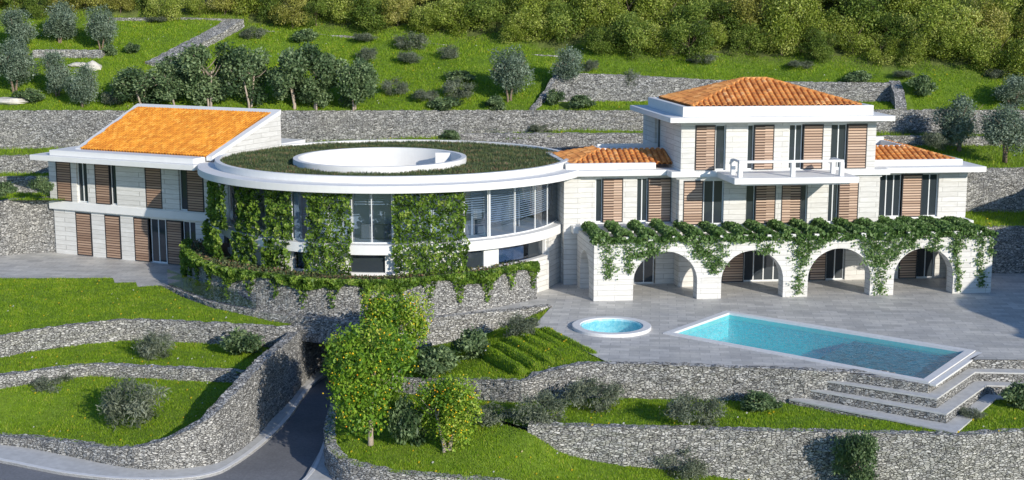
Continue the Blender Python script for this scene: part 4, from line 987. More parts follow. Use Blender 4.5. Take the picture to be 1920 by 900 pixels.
# glass front
gx_ = [388, 425, 452, 500, 548, 577, 618, 660, 697, 738, 790, 835, 870, 917, 965, 1003, 1026, 1050]
ang = [ell_hit(px, 420, RC[0], RC[1], *GR) for px in gx_]
ang = [ang[0]-.12]+ang
for a0, a1 in zip(ang, ang[1:]):
    g = .012; n = 8; b = MB(); vs = []
    for k in range(n+1):
        a = a0+g+(a1-a0-2*g)*k/n
        for z in (3.58, 6.34): vs.append((RC[0]+GR[0]*math.cos(a), RC[1]+GR[1]*math.sin(a), z))
    fr = MB(); fr.ring(RC, (GR[0]-.03, GR[1]-.03), (GR[0]+.03, GR[1]+.03), 3.535, 3.6, a0, a1, 10); fr.ring(RC, (GR[0]-.03, GR[1]-.03), (GR[0]+.03, GR[1]+.03), 6.31, 6.378, a0, a1, 10)
    fr.ring(RC, (GR[0]-.025, GR[1]-.025), (GR[0]+.025, GR[1]+.025), 3.6, 6.31, a0-.002, a0+.003, 2)
    w = fr.build('window', M['metal'], rot)
    b.add(vs, [(2*k, 2*k+2, 2*k+3, 2*k+1) for k in range(n)]); b.build('pane', M['glass'], w, smooth=True)
for px0, px1 in ((551, 560), (734, 739), (915, 921), (1047, 1052)):
    a0, a1 = ell_hit(px0, 420, RC[0], RC[1], *GR), ell_hit(px1, 420, RC[0], RC[1], *GR)
    MB().ring(RC, (GR[0]-.3, GR[1]-.3), (GR[0]-.05, GR[1]-.05), 3.535, 6.37, a0, a1, 6).build('column', M['plaster'], rot)
# blinds
def blind(px0, px1, zb, r=.35, gap=.13):
    a0, a1 = ell_hit(px0, 420, RC[0], RC[1], *GR), ell_hit(px1, 420, RC[0], RC[1], *GR); b = MB()
    z = 6.3
    while z > zb: b.ring(RC, (GR[0]-r-.1, GR[1]-r-.1), (GR[0]-r, GR[1]-r), z-.05, z-.02, a0, a1, 16); z -= gap
    b.build('blind', M['metal'], rot)
blind(661, 735, 5.55); blind(872, 915, 5.0); blind(922, 1046, 4.3, gap=.12); blind(427, 450, 5.2); blind(561, 576, 4.6)
# lower storey strip
segs = [(400, 432, 'D'), (432, 450, 'W'), (450, 492, 'W'), (492, 522, 'D'), (522, 548, 'W'), (548, 577, 'L'), (577, 656, 'W'), (656, 722, 'D'), (722, 742, 'W'), (742, 866, 'W'), (866, 907, 'D'), (907, 935, 'W'), (935, 995, 'L'), (995, 1022, 'D'), (1022, 1056, 'W')]
for a, c, k in segs:
    a0, a1 = ell_hit(a, 490, RC[0], RC[1], 10.0, 9.65), ell_hit(c, 490, RC[0], RC[1], 10.0, 9.65)
    if k == 'W': MB().ring(RC, (9.7, 9.35), (10.0, 9.65), 0, 2.99, a0, a1, 12).build('lower_wall', M['plaster'], rot)
    else:
        fr = MB(); fr.ring(RC, (9.7, 9.35), (10.0, 9.65), 0, 1.95, a0, a1, 12); f = fr.build('window', M['plaster'], rot)
        MB().ring(RC, (9.80, 9.45), (9.83, 9.48), 1.952, 2.985, a0+.002, a1-.002, 12).build('pane', M['glass_dark'] if k == 'D' else M['glass'], f)
        if k == 'L': MB().ring(RC, (9.4, 9.0), (9.5, 9.1), 1.952, 2.985, a0, a1, 12).build('curtain', M['inwhite'], f)
# planter wall and soil
plpx = [(352, 452), (347, 468), (362, 486), (385, 499), (420, 508), (500, 520), (600, 530), (720, 533), (850, 522), (940, 510), (1007, 497)]
pl = [G(px, py, 1.9) for px, py in plpx]
gabion([(p[0], p[1], -.05 if i < 10 else -.05, 1.9) for i, p in enumerate(pl)], 'tall curved stone planter wall draped in ivy below the round building', th=.4, step=.13, cat='planter wall')
b = MB(); pr_ = resample(pl, .6); n = len(pr_)
vs = [(p[0], p[1], 1.8) for p in pr_]+[(RC[0]+9.4*math.cos(t), RC[1]+9.0*math.sin(t), 1.8) for t in [math.atan2((p[1]-RC[1])/9, (p[0]-RC[0])/9.4) for p in pr_]]
b.add(vs, [(i, i+1, n+i+1, n+i) for i in range(n-1)]); b.build('planter_soil', M['soil']); structure(bpy.data.objects['planter_soil'])
# glass balustrade on the walkway
ba = thing('glass_balustrade', w6[1], 'clear glass balustrade along the curved walkway left of the ivy', 'balustrade')
bp = resample([(p[0], p[1]+.25, .1) for p in w6[:4]], 1.25)
for a, c in zip(bp, bp[1:]):
    d = (c-a)*.02; b = MB(); p, q = a+d, c-d; b.add([p, q, q+Vector((0, 0, .95)), p+Vector((0, 0, .95))], [(0, 1, 2, 3)]); b.build('pane', M['glass'], ba)

# ------------------------------------------------------------------ gabled house (left)
b1 = G(105, 475); th_ = math.radians(25.2); HF = Frame(b1, (math.cos(th_), -math.sin(th_)), (math.sin(th_)*.98, math.cos(th_)))
house = thing('gabled_house', HF.pt(6, 4, 0), 'two storey white house with brown louvred shutters and single sloping orange roof', 'house')
hx = lambda px, py, v=0: HF.ux(px, py, v)[0]
facade(HF, .12, 0, 2.95, 445, [('W', 104, 143), ('S', 144, 172), ('W', 173, 197), ('S', 198, 226), ('W', 227, 251), ('S', 252, 279), ('D', 281, 309, 1), ('S', 313, 341), ('D', 342, 366, 1), ('W', 367, 420)], house, wood='wood_brown')
facade(HF, 0, 3.5, 6.38, 350, [('W', 93, 106), ('S', 107, 134), ('W', 134, 144), ('D', 144, 163, 1), ('W', 164, 178), ('S', 179, 206), ('D', 206, 217, 0), ('W', 218, 272), ('S', 273, 303), ('W', 303, 335), ('D', 335, 348, 0), ('S', 350, 381), ('W', 382, 430)], house, wood='wood_brown')
u_r = hx(425, 350)
MB().box(HF, hx(94, 388)-.0, u_r, -.1, .6, 2.96, 3.46).build('floor_band', M['plaster'], house, bevel=.02)
b = MB(); b.box(HF, 0, .34, .5, 10, 0, 6.38); b.box(HF, u_r-.3, u_r, .5, 10, 0, 6.38); b.box(HF, .36, u_r-.32, 9.7, 10, 0, 6.38); b.build('wall', M['travertine'], house)
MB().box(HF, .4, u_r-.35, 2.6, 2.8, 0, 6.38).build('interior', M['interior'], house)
e0 = HF.uv(*G(55, 290, 6.75)[:2]); slab(HF, e0[0], u_r-.6, e0[1], 10.5, 6.42, 6.75, house)
p0 = HF.uv(*G(92, 281, 7.08)[:2]); slab(HF, p0[0], u_r-.9, p0[1], 10.2, 6.752, 7.08, house, 'parapet')
slab(HF, -.2, u_r-.4, -.25, 10, 6.3, 6.418, house, 'cornice', 'coping')
# roof wedge
r0 = HF.uv(*G(134, 280.5, 7.08)[:2]); r1 = HF.uv(*G(404, 294, 7.08)[:2]); 
RV = 7.0; ZR = 9.45
uu0, uu1 = r0[0], r1[0]; vv0 = (r0[1]+r1[1])/2
# back corners from the photo, on the plane of the ridge
def backu(px, py, v): return HF.ux(px, py, v)
bu0, bz0 = backu(258, 196, vv0+RV); bu1, bz1 = backu(527, 206, vv0+RV)
ZR = (bz0+bz1)/2
S = (ZR-7.08)/RV
# side gable walls + coping frames follow straight lines from eave corners to ridge corners
c = [HF.pt(uu0, vv0, 7.085), HF.pt(uu1, vv0, 7.085), HF.pt(bu1, vv0+RV, ZR), HF.pt(bu0, vv0+RV, ZR)]
w_ = .42
def off(p, du, dv, dz): return HF.pt(p[0]+du, p[1]+dv, p[2]+dz)
cu = [(uu0, vv0, 7.085), (uu1, vv0, 7.085), (bu1, vv0+RV, ZR), (bu0, vv0+RV, ZR)]
b = MB()
for (pa, pb, s) in ((cu[0], cu[3], 1), (cu[1], cu[2], -1)):
    q = [HF.pt(*pa), HF.pt(pa[0]+s*w_, pa[1], pa[2]), HF.pt(pb[0]+s*w_, pb[1], pb[2]), HF.pt(*pb)]
    b.add([(x, y, z+.04) for x, y, z in q]+[(x, y, z-.22) for x, y, z in q], [(0, 1, 2, 3), (7, 6, 5, 4), (0, 4, 5, 1), (1, 5, 6, 2), (2, 6, 7, 3), (3, 7, 4, 0)])
q = [HF.pt(bu0, vv0+RV, ZR), HF.pt(bu1, vv0+RV, ZR), HF.pt(bu1, vv0+RV-.5, ZR-.5*S), HF.pt(bu0, vv0+RV-.5, ZR-.5*S)]
b.add([(x, y, z+.045) for x, y, z in q]+[(x, y, z-.25) for x, y, z in q], [(0, 1, 2, 3), (7, 6, 5, 4), (0, 4, 5, 1), (1, 5, 6, 2), (2, 6, 7, 3), (3, 7, 4, 0)])
b.build('roof_coping', M['plaster'], house)
b = MB()
for pa, pb in ((cu[0], cu[3]), (cu[1], cu[2])):
    s = .04 if pa is cu[0] else -.04
    lp = [HF.pt(pa[0]+s, pa[1]+.1, 6.9), HF.pt(pb[0]+s, pb[1]-.02, 5.9), HF.pt(pb[0]+s, pb[1]-.02, ZR-.2), HF.pt(pa[0]+s, pa[1]+.1, 6.95)]
    b.add(lp, [(0, 1, 2, 3)])
b.add([HF.pt(bu0+.04, vv0+RV-.02, 5.8), HF.pt(bu1-.04, vv0+RV-.02, 5.8), HF.pt(bu1-.04, vv0+RV-.02, ZR-.2), HF.pt(bu0+.04, vv0+RV-.02, ZR-.2)], [(0, 1, 2, 3)])
b.build('gable_wall', M['travertine'], house)
tp = [HF.pt(uu0+w_, vv0+.02, 7.07), HF.pt(uu1-w_, vv0+.02, 7.07), HF.pt(bu1-w_, vv0+RV-.5, ZR-.5*S-.03), HF.pt(bu0+w_, vv0+RV-.5, ZR-.5*S-.03)]
tiles('roof', tp, M['tile'], house, .22, .3, .1)

# =================================================================== VEGETATION
def S(key, n, rx, ry, rz, lobes, size, mat, seed, th=None, tr=.12, bark='bark', stems=1, asp=.6, base=.0, hollow=.55, spread=.72):
    """crown centred above the ground so that its lowest leaves start at `base`"""
    c = crown_mesh(key, n, rx, ry, rz, lobes, size, M[mat], seed, asp, hollow, spread)
    cz = base+rz*.98
    t = trunk_mesh(key+'_trunk', cz*(1.0 if base > .2 else .8), tr, min(rx, ry)*.8, M[bark], seed, stems) if th is None else None
    species(key, c, t, cz)
# unit-sized species, scaled on planting (radii near 1 m unless noted)
for k, sd in (('olive_a', 3), ('olive_b', 4), ('olive_c', 5)):
    S(k, 9000, 1.55, 1.5, 1.75, 30, .15, 'olive', sd, tr=.07, asp=.42, base=.22, stems=2, hollow=.3)
for k, sd in (('broad_a', 13), ('broad_b', 14), ('broad_c', 15)):
    S(k, 6800, 1.9, 1.7, 1.75, 17, .19, 'broad', sd, tr=.07, bark='palebark', asp=.6, base=.45, hollow=.4, stems=2, spread=.85)
for k, sd, mt, nn in (('scrub_a', 21, 'wood_a', 9500), ('scrub_b', 22, 'wood_b', 9500), ('scrub_c', 23, 'wood_c', 9500), ('scrub_d', 24, 'wood_a', 9500), ('scrub_e', 25, 'wood_b', 9500)):
    S(k, nn, 2.9, 2.8, 2.35, 24, .2, mt, sd, tr=.06, base=-.35, asp=.5, hollow=.5, stems=2, spread=.8)
for k, sd in (('citrus_a', 31), ('citrus_b', 32), ('citrus_c', 33)):
    S(k, 11500, 1.8, 1.7, 1.8, 30, .13, 'citrus', sd, tr=.09, bark='palebark', asp=.55, base=.35, hollow=.45, stems=3 if sd == 33 else 1)
for k, sd in (('lav_a', 41), ('lav_b', 42)):
    S(k, 4200, 1.0, .95, .66, 26, .13, 'lav', sd, th=0, asp=.22, base=-.1, hollow=.0, spread=.8)
for k, sd in (('bush_a', 51), ('bush_b', 52)):
    S(k, 2400, 1.0, .95, .72, 16, .17, 'broad', sd, th=0, asp=.45, base=-.1, hollow=.15)
def at_px(pos, px_h):      # metres covered by px_h photo pixels at that place
    dep = pos[1]*CP+(CAM_H-pos[2])*SP; return px_h*dep/FPX
def put(key, name, pos, wpx, hpx, label, cat, group=None, ref=(1.6, 4.0), rot=None):
    w = at_px(pos, wpx); h = at_px(pos, hpx)
    return plant(key, name, (pos[0], pos[1], pos[2]-.05), label, cat, group, w/(2*ref[0]), h/ref[1], rot)
# olives
OL = (1.6, 3.95); g = 'olive trees on the slopes'
for key, (bx, by), w, h, lab in [
    ('olive_a', (28, 172), 100, 112, 'grey green olive tree at the far left edge above the tall wall'),
    ('olive_b', (36, 96), 88, 88, 'olive tree at the upper left corner behind the edge olive'),
    ('olive_c', (112, 82), 86, 92, 'tall olive tree near the top left, left of the meadow'),
    ('olive_a', (190, 94), 74, 94, 'upright olive tree at the left edge of the upper left meadow'),
    ('olive_b', (108, 180), 74, 94, 'olive tree in front of the short pale stone wall'),
    ('olive_c', (152, 202), 76, 94, 'olive tree standing lowest of the left olives, beside the dark tree row'),
    ('olive_a', (955, 190), 100, 116, 'large round olive tree above the diagonal wall at the centre of the slope'),
    ('olive_b', (1063, 172), 74, 86, 'smaller round olive tree at the left end of the recessed upper wall')]:
    put(key, 'olive_tree', HG(bx, by), w, h, lab, 'olive tree', g, OL)
for key, p, w, h, lab in [
    ('olive_c', G(1796, 282, 6.3), 104, 122, 'olive tree left of the pair on the grass right of the villa'),
    ('olive_a', G(1884, 296, 6.2), 112, 116, 'olive tree at the right edge, lowest on the grass beside the villa'),
    ('olive_b', HG(1898, 204), 92, 70, 'olive tree above the right stone wall at the frame edge')]:
    put(key, 'olive_tree', p, w, h, lab, 'olive tree', g, OL)
# dark broadleaf row behind the left house
BR_ = (1.95, 3.9); g = 'dark leafy trees in a row behind the gabled house'
for key, bx, w, h, lab in [
    ('broad_a', 268, 130, 82, 'lowest dark leafy tree at the left end of the row behind the orange roof'),
    ('broad_b', 330, 110, 98, 'second dark leafy tree from the left in the row behind the orange roof'),
    ('broad_c', 395, 128, 128, 'tall dark leafy tree above the middle of the orange roof'),
    ('broad_a', 470, 120, 122, 'dark leafy tree above the right end of the orange roof ridge'),
    ('broad_b', 555, 130, 124, 'broad dark tree just right of the left house with a pale trunk'),
    ('broad_c', 590, 110, 112, 'leaning dark tree near the right end of the row'),
    ('broad_a', 664, 108, 102, 'rightmost tree of the dark row, pale trunk visible')]:
    p = HG(bx, 206 if bx > 540 else 203); put(key, 'leafy_tree', p, w, h, lab, 'tree', g, BR_)
put('broad_b', 'leafy_bush', (14.25, 56.0, -3.95), 108, 142, 'bright green leafy bush rising in front of the foreground wall at right', 'bush', None, BR_)
# the wood on the hillside
wd = random.Random(5); keys = ['scrub_a', 'scrub_b', 'scrub_c', 'scrub_d', 'scrub_e']
wl_lab = {'wood_a': 'yellow green scrub tree', 'wood_b': 'darker olive green scrub tree', 'wood_c': 'mustard tinted scrub tree'}
mt = dict(scrub_a='wood_a', scrub_b='wood_b', scrub_c='wood_c', scrub_d='wood_a', scrub_e='wood_b')
ords = lambda n: '%d%s' % (n, 'th' if 10 <= n % 100 <= 20 else {1: 'st', 2: 'nd', 3: 'rd'}.get(n % 10, 'th'))
for row, dy in enumerate((.7, 2.6, 5.4, 8.8, 12.5, 17)):
    x = -46+wd.uniform(0, 2); cnt = 0
    while x < 50:
        y = wood_line(x)+dy+wd.uniform(-.6, .9); z = hill(x, y)
        k = wd.choice(keys if row else ['scrub_a', 'scrub_c', 'scrub_d', 'scrub_b', 'scrub_e'])
        sc = wd.uniform(.42, .75) if row == 0 else (wd.uniform(.55, .95) if row == 1 else wd.uniform(.8, 1.3))
        if abs(x) < .385*y and proj(x, y, z+.3)[1] > -2 or row == 0:
            if abs(x) < .39*y:
                pl_ = 'along the front edge of the wood' if row == 0 else 'in row %s of the wood' % ('two', 'three', 'four', 'five', 'six')[row-1]
                cnt += 1
                plant(k, 'scrub_tree', (x, y, z), wl_lab[mt[k]]+', '+ords(cnt)+' from the left '+pl_, 'tree', wl_lab[mt[k]]+'s '+pl_, sc, sc*wd.uniform(.85, 1.1))
        x += wd.uniform(2.8, 4.4) if row > 1 else wd.uniform(1.7, 2.9)
# shrubs : (kind, position, width px, height px, label)
SH = [
 ('lav_a', HG(476, 72), 54, 24, 'small grey shrub near the top of the diagonal rubble strip'),
 ('bush_a', HG(572, 78), 60, 26, 'low dark green shrub on the upper meadow left of the grey ones'),
 ('lav_b', HG(684, 80), 50, 22, 'grey shrub just below the wood edge above the tree row end'),
 ('lav_a', HG(772, 92), 66, 34, 'wide grey shrub in the upper middle of the meadow below the wood'),
 ('lav_b', HG(768, 122), 50, 30, 'grey shrub directly below the widest meadow shrub'),
 ('lav_a', HG(842, 110), 44, 28, 'grey shrub right of centre on the upper meadow'),
 ('lav_b', HG(688, 118), 44, 34, 'grey shrub above the right end of the dark tree row'),
 ('bush_b', HG(862, 154), 62, 22, 'dark shrub left of the central olive'),
 ('lav_a', HG(740, 178), 54, 34, 'grey green shrub right of the dark tree row'),
 ('lav_b', HG(798, 192), 56, 28, 'grey shrub above the tall wall in the middle of the slope'),
 ('lav_a', HG(858, 186), 60, 42, 'taller grey green shrub beside the narrow diagonal wall'),
 ('bush_a', HG(832, 208), 66, 26, 'dark green shrub on top of the tall wall below the diagonal wall'),
 ('bush_b', HG(928, 206), 46, 26, 'green shrub at the foot of the large round olive'),
 ('bush_a', HG(1038, 198), 40, 34, 'upright green shrub left of the dark shrub below the small olive'),
 ('bush_b', HG(1090, 204), 56, 26, 'dark green shrub on the grass ledge below the recessed wall'),
 ('lav_a', HG(1184, 182), 34, 34, 'thin grey shrub growing against the recessed upper wall'),
 ('lav_b', HG(1108, 134), 34, 26, 'grey shrub on the rim of the recessed wall'),
 ('lav_a', HG(1316, 118), 60, 20, 'grey shrub at the wood edge left of the tower roof peak'),
 ('bush_a', HG(1608, 156), 64, 26, 'dark shrub above the recessed wall right of the tower roof'),
 ('lav_b', HG(1694, 148), 40, 20, 'small grey shrub uphill of the dark pair at right'),
 ('bush_b', HG(1726, 178), 60, 36, 'round dark shrub on the grass above the right stone wall'),
 ('lav_a', HG(1864, 146), 44, 20, 'grey shrub at the wood edge near the right side'),
 ('lav_b', HG(1500, 128), 54, 18, 'low grey shrub at the wood edge behind the tower roof'),
 ('bush_a', HG(248, 100), 36, 22, 'small dark shrub in the middle of the upper left meadow'),
 ('bush_b', HG(205, 104), 34, 20, 'small dark shrub at the end of the short pale wall'),
 ('lav_b', HG(295, 44), 40, 16, 'low grey shrub at the top of the upper left meadow'),
 ('bush_a', HG(60, 190), 60, 26, 'dark undergrowth shrub at the left above the tall wall'),
 ('lav_a', HG(214, 196), 50, 32, 'bluish grey shrub between the olives and the dark tree row'),
 ('bush_b', G(10, 366, 4.2), 50, 26, 'dark shrub at the left frame edge above the end wall'),
 ('bush_a', G(80, 362, 4.2), 44, 34, 'dark shrub against the corner of the gabled house'),
 ('lav_a', G(930, 250, 7.0), 90, 24, 'straggly grey shrub on the ledge behind the round building'),
 ('lav_b', G(1015, 248, 7.2), 60, 20, 'straggly shrub on the ledge left of the tower'),
 ('bush_b', (RC[0]+2.9, RC[1]+9.7, 7.0), 46, 22, 'green shrub at the back rim of the oval roof'),
 ('lav_a', G(1700, 268, 6.5), 60, 30, 'grey shrub in shade at the foot of the right wall'),
 ('lav_b', G(1752, 282, 6.4), 50, 40, 'tall grey shrub left of the right olive trees'),
 ('lav_a', G(290, 670, zB), 84, 52, 'grey shrub in front of the wall on the middle left lawn'),
 ('bush_a', G(455, 664, zB), 96, 52, 'dark green shrub at the right end of the middle left lawn'),
 ('lav_b', G(98, 738, -2.5), 96, 42, 'grey shrub at the left of the lowest lawn'),
 ('lav_a', G(248, 792, -2.6), 128, 92, 'big round grey shrub in the middle of the lowest left lawn'),
 ('lav_b', G(140, 752, -2.6), 34, 14, 'tiny grey plant between the two shrubs of the lowest lawn'),
 ('bush_a', G(820, 700, -1.3), 104, 52, 'dark bush just right of the citrus crowns'),
 ('bush_b', G(884, 676, -1.1), 90, 58, 'dark green bush against the sunlit curved wall'),
 ('lav_b', G(975, 636, -.5), 80, 52, 'spiky olive green shrub at the top of the grass rows'),
 ('lav_a', G(1015, 800, -1.8), 110, 72, 'wide wispy grey shrub at the left end of the foreground wall'),
 ('lav_b', G(1110, 772, -1.75), 110, 70, 'wispy shrub below the bend of the terrace wall'),
 ('lav_a', G(930, 812, -2.3), 90, 60, 'low grey shrub between the small citrus tree and the foreground wall'),
 ('lav_b', G(1300, 796, -1.5), 120, 62, 'grey shrub in the middle of the strip below the pool'),
 ('bush_b', G(1425, 768, -1.5), 84, 34, 'dark low shrub at the foot of the wall left of the steps'),
 ('bush_b', G(1168, 866, -3.1), 60, 44, 'small green bush in front of the foreground wall at left'),
 ('lav_a', G(1280, 894, -3.4), 100, 60, 'grey bush at the bottom edge below the foreground wall'),
 ('bush_b', G(1905, 766, -1.5), 80, 48, 'dark shrub beside the steps at the right edge'),
 ('lav_b', G(1820, 788, -1.5), 50, 30, 'small shrub growing against the lowest step'),
 ('bush_a', G(765, 836, -2.4), 90, 100, 'dark leafy bush between the two citrus trunks'),
 ('lav_b', G(860, 812, -2.3), 50, 40, 'low wispy plant right of the small citrus trunk'),
]
for k, p, w, h, lab in SH:
    put(k, 'shrub', p, w*1.05, h*1.1, lab, 'shrub', 'shrubs scattered over the garden', (.95, 1.32))
# citrus trees with fruit
fm = {}
for nm in ('fruit_y', 'fruit_o'):
    b = MB(); b.add([(0, 0, 1), (1, 0, 0), (0, 1, 0), (-1, 0, 0), (0, -1, 0), (0, 0, -1)], [(0, 1, 2), (0, 2, 3), (0, 3, 4), (0, 4, 1), (5, 2, 1), (5, 3, 2), (5, 4, 3), (5, 1, 4)])
    me = bpy.data.meshes.new(nm); me.from_pydata([(x*.038, y*.038, z*.038) for x, y, z in b.v], [], b.f); me.materials.append(M[nm]); fm[nm] = me
cit = [('citrus_a', G(695, 832, -2.4), 196, 258, 'largest citrus tree, full of yellow fruit, beside the driveway'),
       ('citrus_b', G(735, 700, -1.6), 150, 186, 'citrus tree standing highest, against the curved stone wall'),
       ('citrus_c', G(838, 848, -2.5), 152, 164, 'smaller many stemmed citrus tree right of the large one'),
       ('citrus_b', G(660, 752, -2.1), 130, 150, 'citrus tree leaning over the driveway opening')]
for k, p, w, h, lab in cit:
    t = put(k, 'citrus_tree', p, w, h, lab, 'citrus tree', 'citrus trees beside the driveway', (1.75, 3.9), rot=0)
    crown = [c for c in t.children if c.name.startswith('crown')][0]
    n = len(crown.data.vertices); co = np.empty(n*3, np.float32); crown.data.vertices.foreach_get('co', co); co = co.reshape(-1, 3)
    co = co[::4]; rr = np.sqrt((co[:, 0]/1.75)**2+(co[:, 1]/1.65)**2+(co[:, 2]/1.8)**2); ok = (rr > .62) & (co[:, 1] < .3)
    q = co[ok]; q = q[rng.choice(len(q), 125, replace=False)]
    for i_, f in enumerate(q[:100]):
        fo = bpy.data.objects.new('fruit', fm['fruit_o' if i_ % 6 == 0 else 'fruit_y']); col.objects.link(fo); fo.parent = t
        fo.location = (f[0]*1.02, f[1]*1.02-.05, f[2]+crown.location.z); fo.scale = (1/t.scale.x,)*2+(1/t.scale.z,)
    rest = q[100:]; o_ = np.array([(0, 0, 1), (1, 0, 0), (0, 1, 0), (-1, 0, 0), (0, -1, 0), (0, 0, -1)])*.04; fc = [(0, 1, 2), (0, 2, 3), (0, 3, 4), (0, 4, 1), (5, 2, 1), (5, 3, 2), (5, 4, 3), (5, 1, 4)]
    V = np.concatenate([[f*1.02+np.array([0, -.05, crown.location.z])+o_[j] for j in tri_] for f in rest for tri_ in fc])
    me = np_mesh('fruit_cluster', V, 3, np.zeros(len(V)//3), M['fruit_y'], origin='mesh'); fc_ = link('fruit_cluster', me, t); fc_['kind'] = 'stuff'
# ---------------------------------------------------------------- ivy and vines
def leafthing(name, P, size, mat, label, cat, group=None, up=.2, asp=.8, shade=None):
    P = np.asarray(P); c = P.mean(0); c[2] = P[:, 2].min()
    V, r = leaves(P, size, up, asp, shade, 1.0)
    me = np_mesh(name, V-c, 4, r, M[mat], origin='mesh'); o = link(name, me); o.location = c
    return tag(o, label, cat, group)
def ivy_column(px0, px1, z0, z1, label, dens=300, rad=(10.15, 9.85), amp=.28):
    a0, a1 = ell_hit(px0, 430, RC[0], RC[1], *rad), ell_hit(px1, 430, RC[0], RC[1], *rad)
    if px0 < 400: rad = (10.75, 10.4); a1 = ell_hit(px1, 430, RC[0], RC[1], *rad); a0 = a1-.42
    w = (a1-a0)*10; n = int(w*(z1-z0)*dens); P = []; sh = []
    for i in range(n):
        z = rng.uniform(z0, z1); e = .10*math.sin(z*3.1+px0)+.06*math.sin(z*7.3+px0*.5)
        t = rng.uniform(-.02-e*.6/ max(w, .6), 1.02+e*.6/max(w, .6)); a = a0+(a1-a0)*t
        lump = min(1, max(0, .5+.85*noise.noise(Vector((a*22, z*2.2, px0)))))
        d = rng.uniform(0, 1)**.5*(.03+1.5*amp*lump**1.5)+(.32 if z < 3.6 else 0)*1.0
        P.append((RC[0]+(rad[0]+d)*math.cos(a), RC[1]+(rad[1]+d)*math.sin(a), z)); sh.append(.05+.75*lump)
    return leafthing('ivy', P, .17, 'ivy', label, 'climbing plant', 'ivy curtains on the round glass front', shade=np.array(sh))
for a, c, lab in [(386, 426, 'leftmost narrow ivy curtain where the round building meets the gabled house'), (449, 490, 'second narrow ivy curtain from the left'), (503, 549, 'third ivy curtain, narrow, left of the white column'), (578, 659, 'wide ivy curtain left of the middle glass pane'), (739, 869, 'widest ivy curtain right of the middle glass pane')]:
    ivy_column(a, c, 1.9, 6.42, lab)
# ivy over the planter wall
prs = resample(pl, .05); P = []; sh = []
L_ = len(prs)
for i in range(34000):
    k = rng.integers(0, L_); p = prs[k]; s = k*.05
    drop = .35+.22*math.sin(s*1.3)+.25*max(0, math.sin(s*2.9+1))*max(0, math.sin(s*.8))
    if rng.random() < .16: drop += 1.1*max(0, math.sin(s*3.7))**2
    if s < 5.5: drop = max(drop, 1.75*(1-max(0, s-3.5)/2.0))
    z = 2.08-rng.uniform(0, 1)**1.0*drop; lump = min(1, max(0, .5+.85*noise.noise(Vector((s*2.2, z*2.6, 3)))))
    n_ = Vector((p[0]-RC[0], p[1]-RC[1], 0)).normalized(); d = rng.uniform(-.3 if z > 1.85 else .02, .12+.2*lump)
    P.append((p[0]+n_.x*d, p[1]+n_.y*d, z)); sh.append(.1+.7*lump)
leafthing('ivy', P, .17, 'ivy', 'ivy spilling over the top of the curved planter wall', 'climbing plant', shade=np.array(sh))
# soil plants in the planter
P = []
for i in range(7000):
    k = rng.integers(0, L_); p = prs[k]; n_ = Vector((p[0]-RC[0], p[1]-RC[1], 0)).normalized(); d = -rng.uniform(.4, 1.9); P.append((p[0]+n_.x*d, p[1]+n_.y*d, 1.82+rng.uniform(0, .22)))
o = leafthing('planter_undergrowth', P, .13, 'sedum', 'brownish low plants filling the planter below the round building', 'ground cover'); o['kind'] = 'stuff'
# leafy rows along the pergola beams
rowlab = 'leafy vine row along a pergola beam'
names = ['first', 'second', 'third', 'fourth', 'fifth', 'sixth', 'seventh', 'eighth', 'ninth', 'tenth', 'eleventh', 'twelfth', 'thirteenth', 'fourteenth', 'fifteenth', 'sixteenth', 'seventeenth']
for k, u in enumerate(beams):
    P = []; sh = []; full = k >= 12
    for i in range(2200):
        t = rng.uniform(0, 1); v = -.15+t*4.1; lump = .5+.5*math.sin(v*3.1+k*1.7)*math.sin(v*5.3+k)
        wd_ = .25+.14*lump+.14*(1-t)+(.2 if full else 0); a = rng.uniform(0, math.pi); r_ = rng.uniform(.3, 1)**.5
        P.append(VF.pt(u+wd_*math.cos(a)*r_-.1*(1-t), v, HA+.18+(.22+.2*lump)*math.sin(a)*r_)); sh.append(.25+.45*lump)
    leafthing('pergola_vine', P, .19, 'vine', 'leafy vine over the %s pergola beam from the left' % names[k], 'climbing plant', 'vines along the pergola beams', shade=np.array(sh))
P = []; sh = []
for i in range(9000):
    u = rng.uniform(-.15, L0+.1); lump = .5+.5*math.sin(u*3.7)*math.sin(u*1.3+1)
    P.append(VF.pt(u, rng.uniform(-.22, .55), HA-.02+rng.uniform(-.22*lump, .12+.2*lump))); sh.append(.25+.4*lump)
leafthing('pergola_vine', P, .18, 'vine', 'vine fringe running along the whole top edge of the arcade', 'climbing plant', shade=np.array(sh))
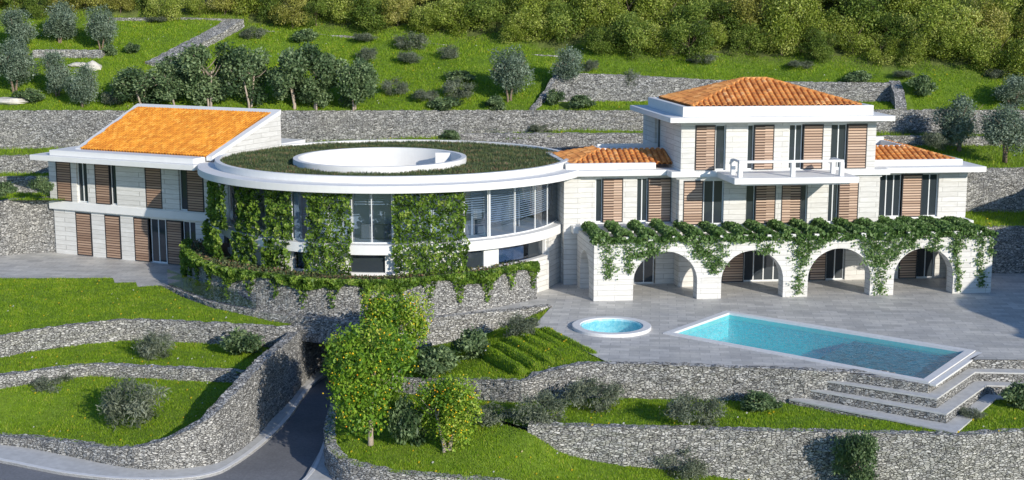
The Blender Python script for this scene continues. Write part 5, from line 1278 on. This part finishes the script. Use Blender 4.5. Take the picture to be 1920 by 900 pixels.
# strands hanging over the arcade front : (photo outline points px, py, width px)
ST = [('hanging vine at the left corner pillar of the arcade', [[(1140, 455), (1142, 490), (1140, 522), 24], [(1175, 455), (1178, 490), (1180, 512), 16], [(1200, 452), (1205, 472), (1190, 486), 44], [(1240, 452), (1225, 470), (1212, 480), 34]]),
      ('hanging vine above the second pillar of the arcade', [[(1320, 450), (1325, 480), (1340, 512), 30], [(1350, 450), (1350, 480), (1345, 502), 26], [(1300, 450), (1308, 468), (1312, 482), 26]]),
      ('hanging vine over the crown of the second arch', [[(1440, 450), (1436, 466), (1432, 476), 36]]),
      ('hanging vine reaching the ground at the third pillar', [[(1500, 448), (1498, 480), (1495, 552), 24], [(1520, 448), (1512, 470), (1505, 500), 24], [(1545, 448), (1535, 456), (1528, 466), 26]]),
      ('thick hanging vine covering the fourth pillar', [[(1640, 446), (1648, 490), (1650, 552), 30], [(1620, 446), (1628, 470), (1636, 500), 28], [(1665, 446), (1664, 470), (1660, 500), 26], [(1690, 446), (1684, 466), (1676, 486), 24], [(1710, 446), (1708, 458), (1706, 466), 26]]),
      ('hanging vine right of the fourth arch crown', [[(1755, 446), (1750, 460), (1748, 470), 26], [(1790, 446), (1792, 480), (1796, 512), 16], [(1800, 446), (1794, 462), (1790, 474), 24], [(1797, 510), (1797, 530), (1796, 545), 9]]),
      ('hanging vine at the right end pillar of the arcade', [[(1838, 444), (1838, 490), (1840, 538), 16], [(1856, 444), (1858, 462), (1857, 482), 12]])]
for lab, strands in ST:
    P = []; sh = []
    for *pts, wpx in strands:
        q = [VF.ux(px, py, -.04) for px, py in pts]; L = math.hypot(q[0][0]-q[-1][0], q[0][1]-q[-1][1]); w = wpx*.036
        for i in range(int(L*w*210)+60):
            t = rng.uniform(0, 1); 
            if t < .5: a, c_, s = q[0], q[1], t*2
            else: a, c_, s = q[1], q[2], t*2-1
            u = a[0]+(c_[0]-a[0])*s; z = a[1]+(c_[1]-a[1])*s
            cl = .75+.3*math.sin(z*9+u*5); ww = w*(1.35-.6*t)*cl
            P.append(VF.pt(u+rng.normal(0, .36)*ww, -.04-rng.uniform(0, .14), z+rng.normal(0, .05))); sh.append(.3+.35*cl)
    leafthing('hanging_vine', P, .13, 'vine', lab, 'climbing plant', 'vines hanging over the arcade front', shade=np.array(sh))
# rocks
def rock(pos, w, h, label, seed):
    rd = random.Random(seed); b = MB(); vs = []; nu, nv = 14, 8
    for j in range(nv+1):
        for i in range(nu):
            a = 2*math.pi*i/nu; t = math.pi*j/nv
            d = Vector((math.cos(a)*math.sin(t), math.sin(a)*math.sin(t), math.cos(t)))
            r_ = 1+.3*noise.noise(d*1.6+Vector((seed, 0, 0)))
            vs.append((pos[0]+d.x*w*r_, pos[1]+d.y*w*.8*r_, pos[2]+d.z*h*r_))
    b.add(vs, [(j*nu+i, (j+1)*nu+i, (j+1)*nu+(i+1) % nu, j*nu+(i+1) % nu) for j in range(nv) for i in range(nu)])
    tag(b.build('boulder', M['rock']), label, 'boulder', 'pale boulders among the olives')
rock(HG(174, 128), .65, .5, 'pale round boulder on the grass right of the left olives', 1)
rock(HG(148, 122), .7, .2, 'flat pale boulder beside the round one', 5)
rock(HG(20, 190), 1.4, .3, 'long flat pale boulder at the left edge above the tall wall', 2)
# wildflowers
FP = np.concatenate(FLOWER_P); d = rng.normal(size=(len(FP), 3)); V = []
w = .045*rng.uniform(.6, 1.4, len(FP))[:, None]
ex = np.array([1, 0, .3]); ey = np.array([0, 1, .6])
V = np.stack([FP-w*ex, FP-w*ey, FP+w*ex, FP+w*ey], 1).reshape(-1, 3)
M['petal'] = leaf_mat('yellow_petals', [(0, (.75, .5, .02)), (.75, (.85, .62, .03)), (.8, (.8, .78, .7)), (1, (.8, .75, .7))], .3)
tag(np_mesh('wildflowers', V, 4, rng.uniform(0, 1, len(FP)), M['petal']), 'tiny yellow and white wildflowers sprinkled through the grass', 'wildflowers', kind='stuff')
V = np.concatenate(GRASS_V); r = np.concatenate(GRASS_R)
tag(np_mesh('grass', V, 3, r, M['blade']), 'bright green meadow grass on the garden terraces', 'grass', kind='stuff')
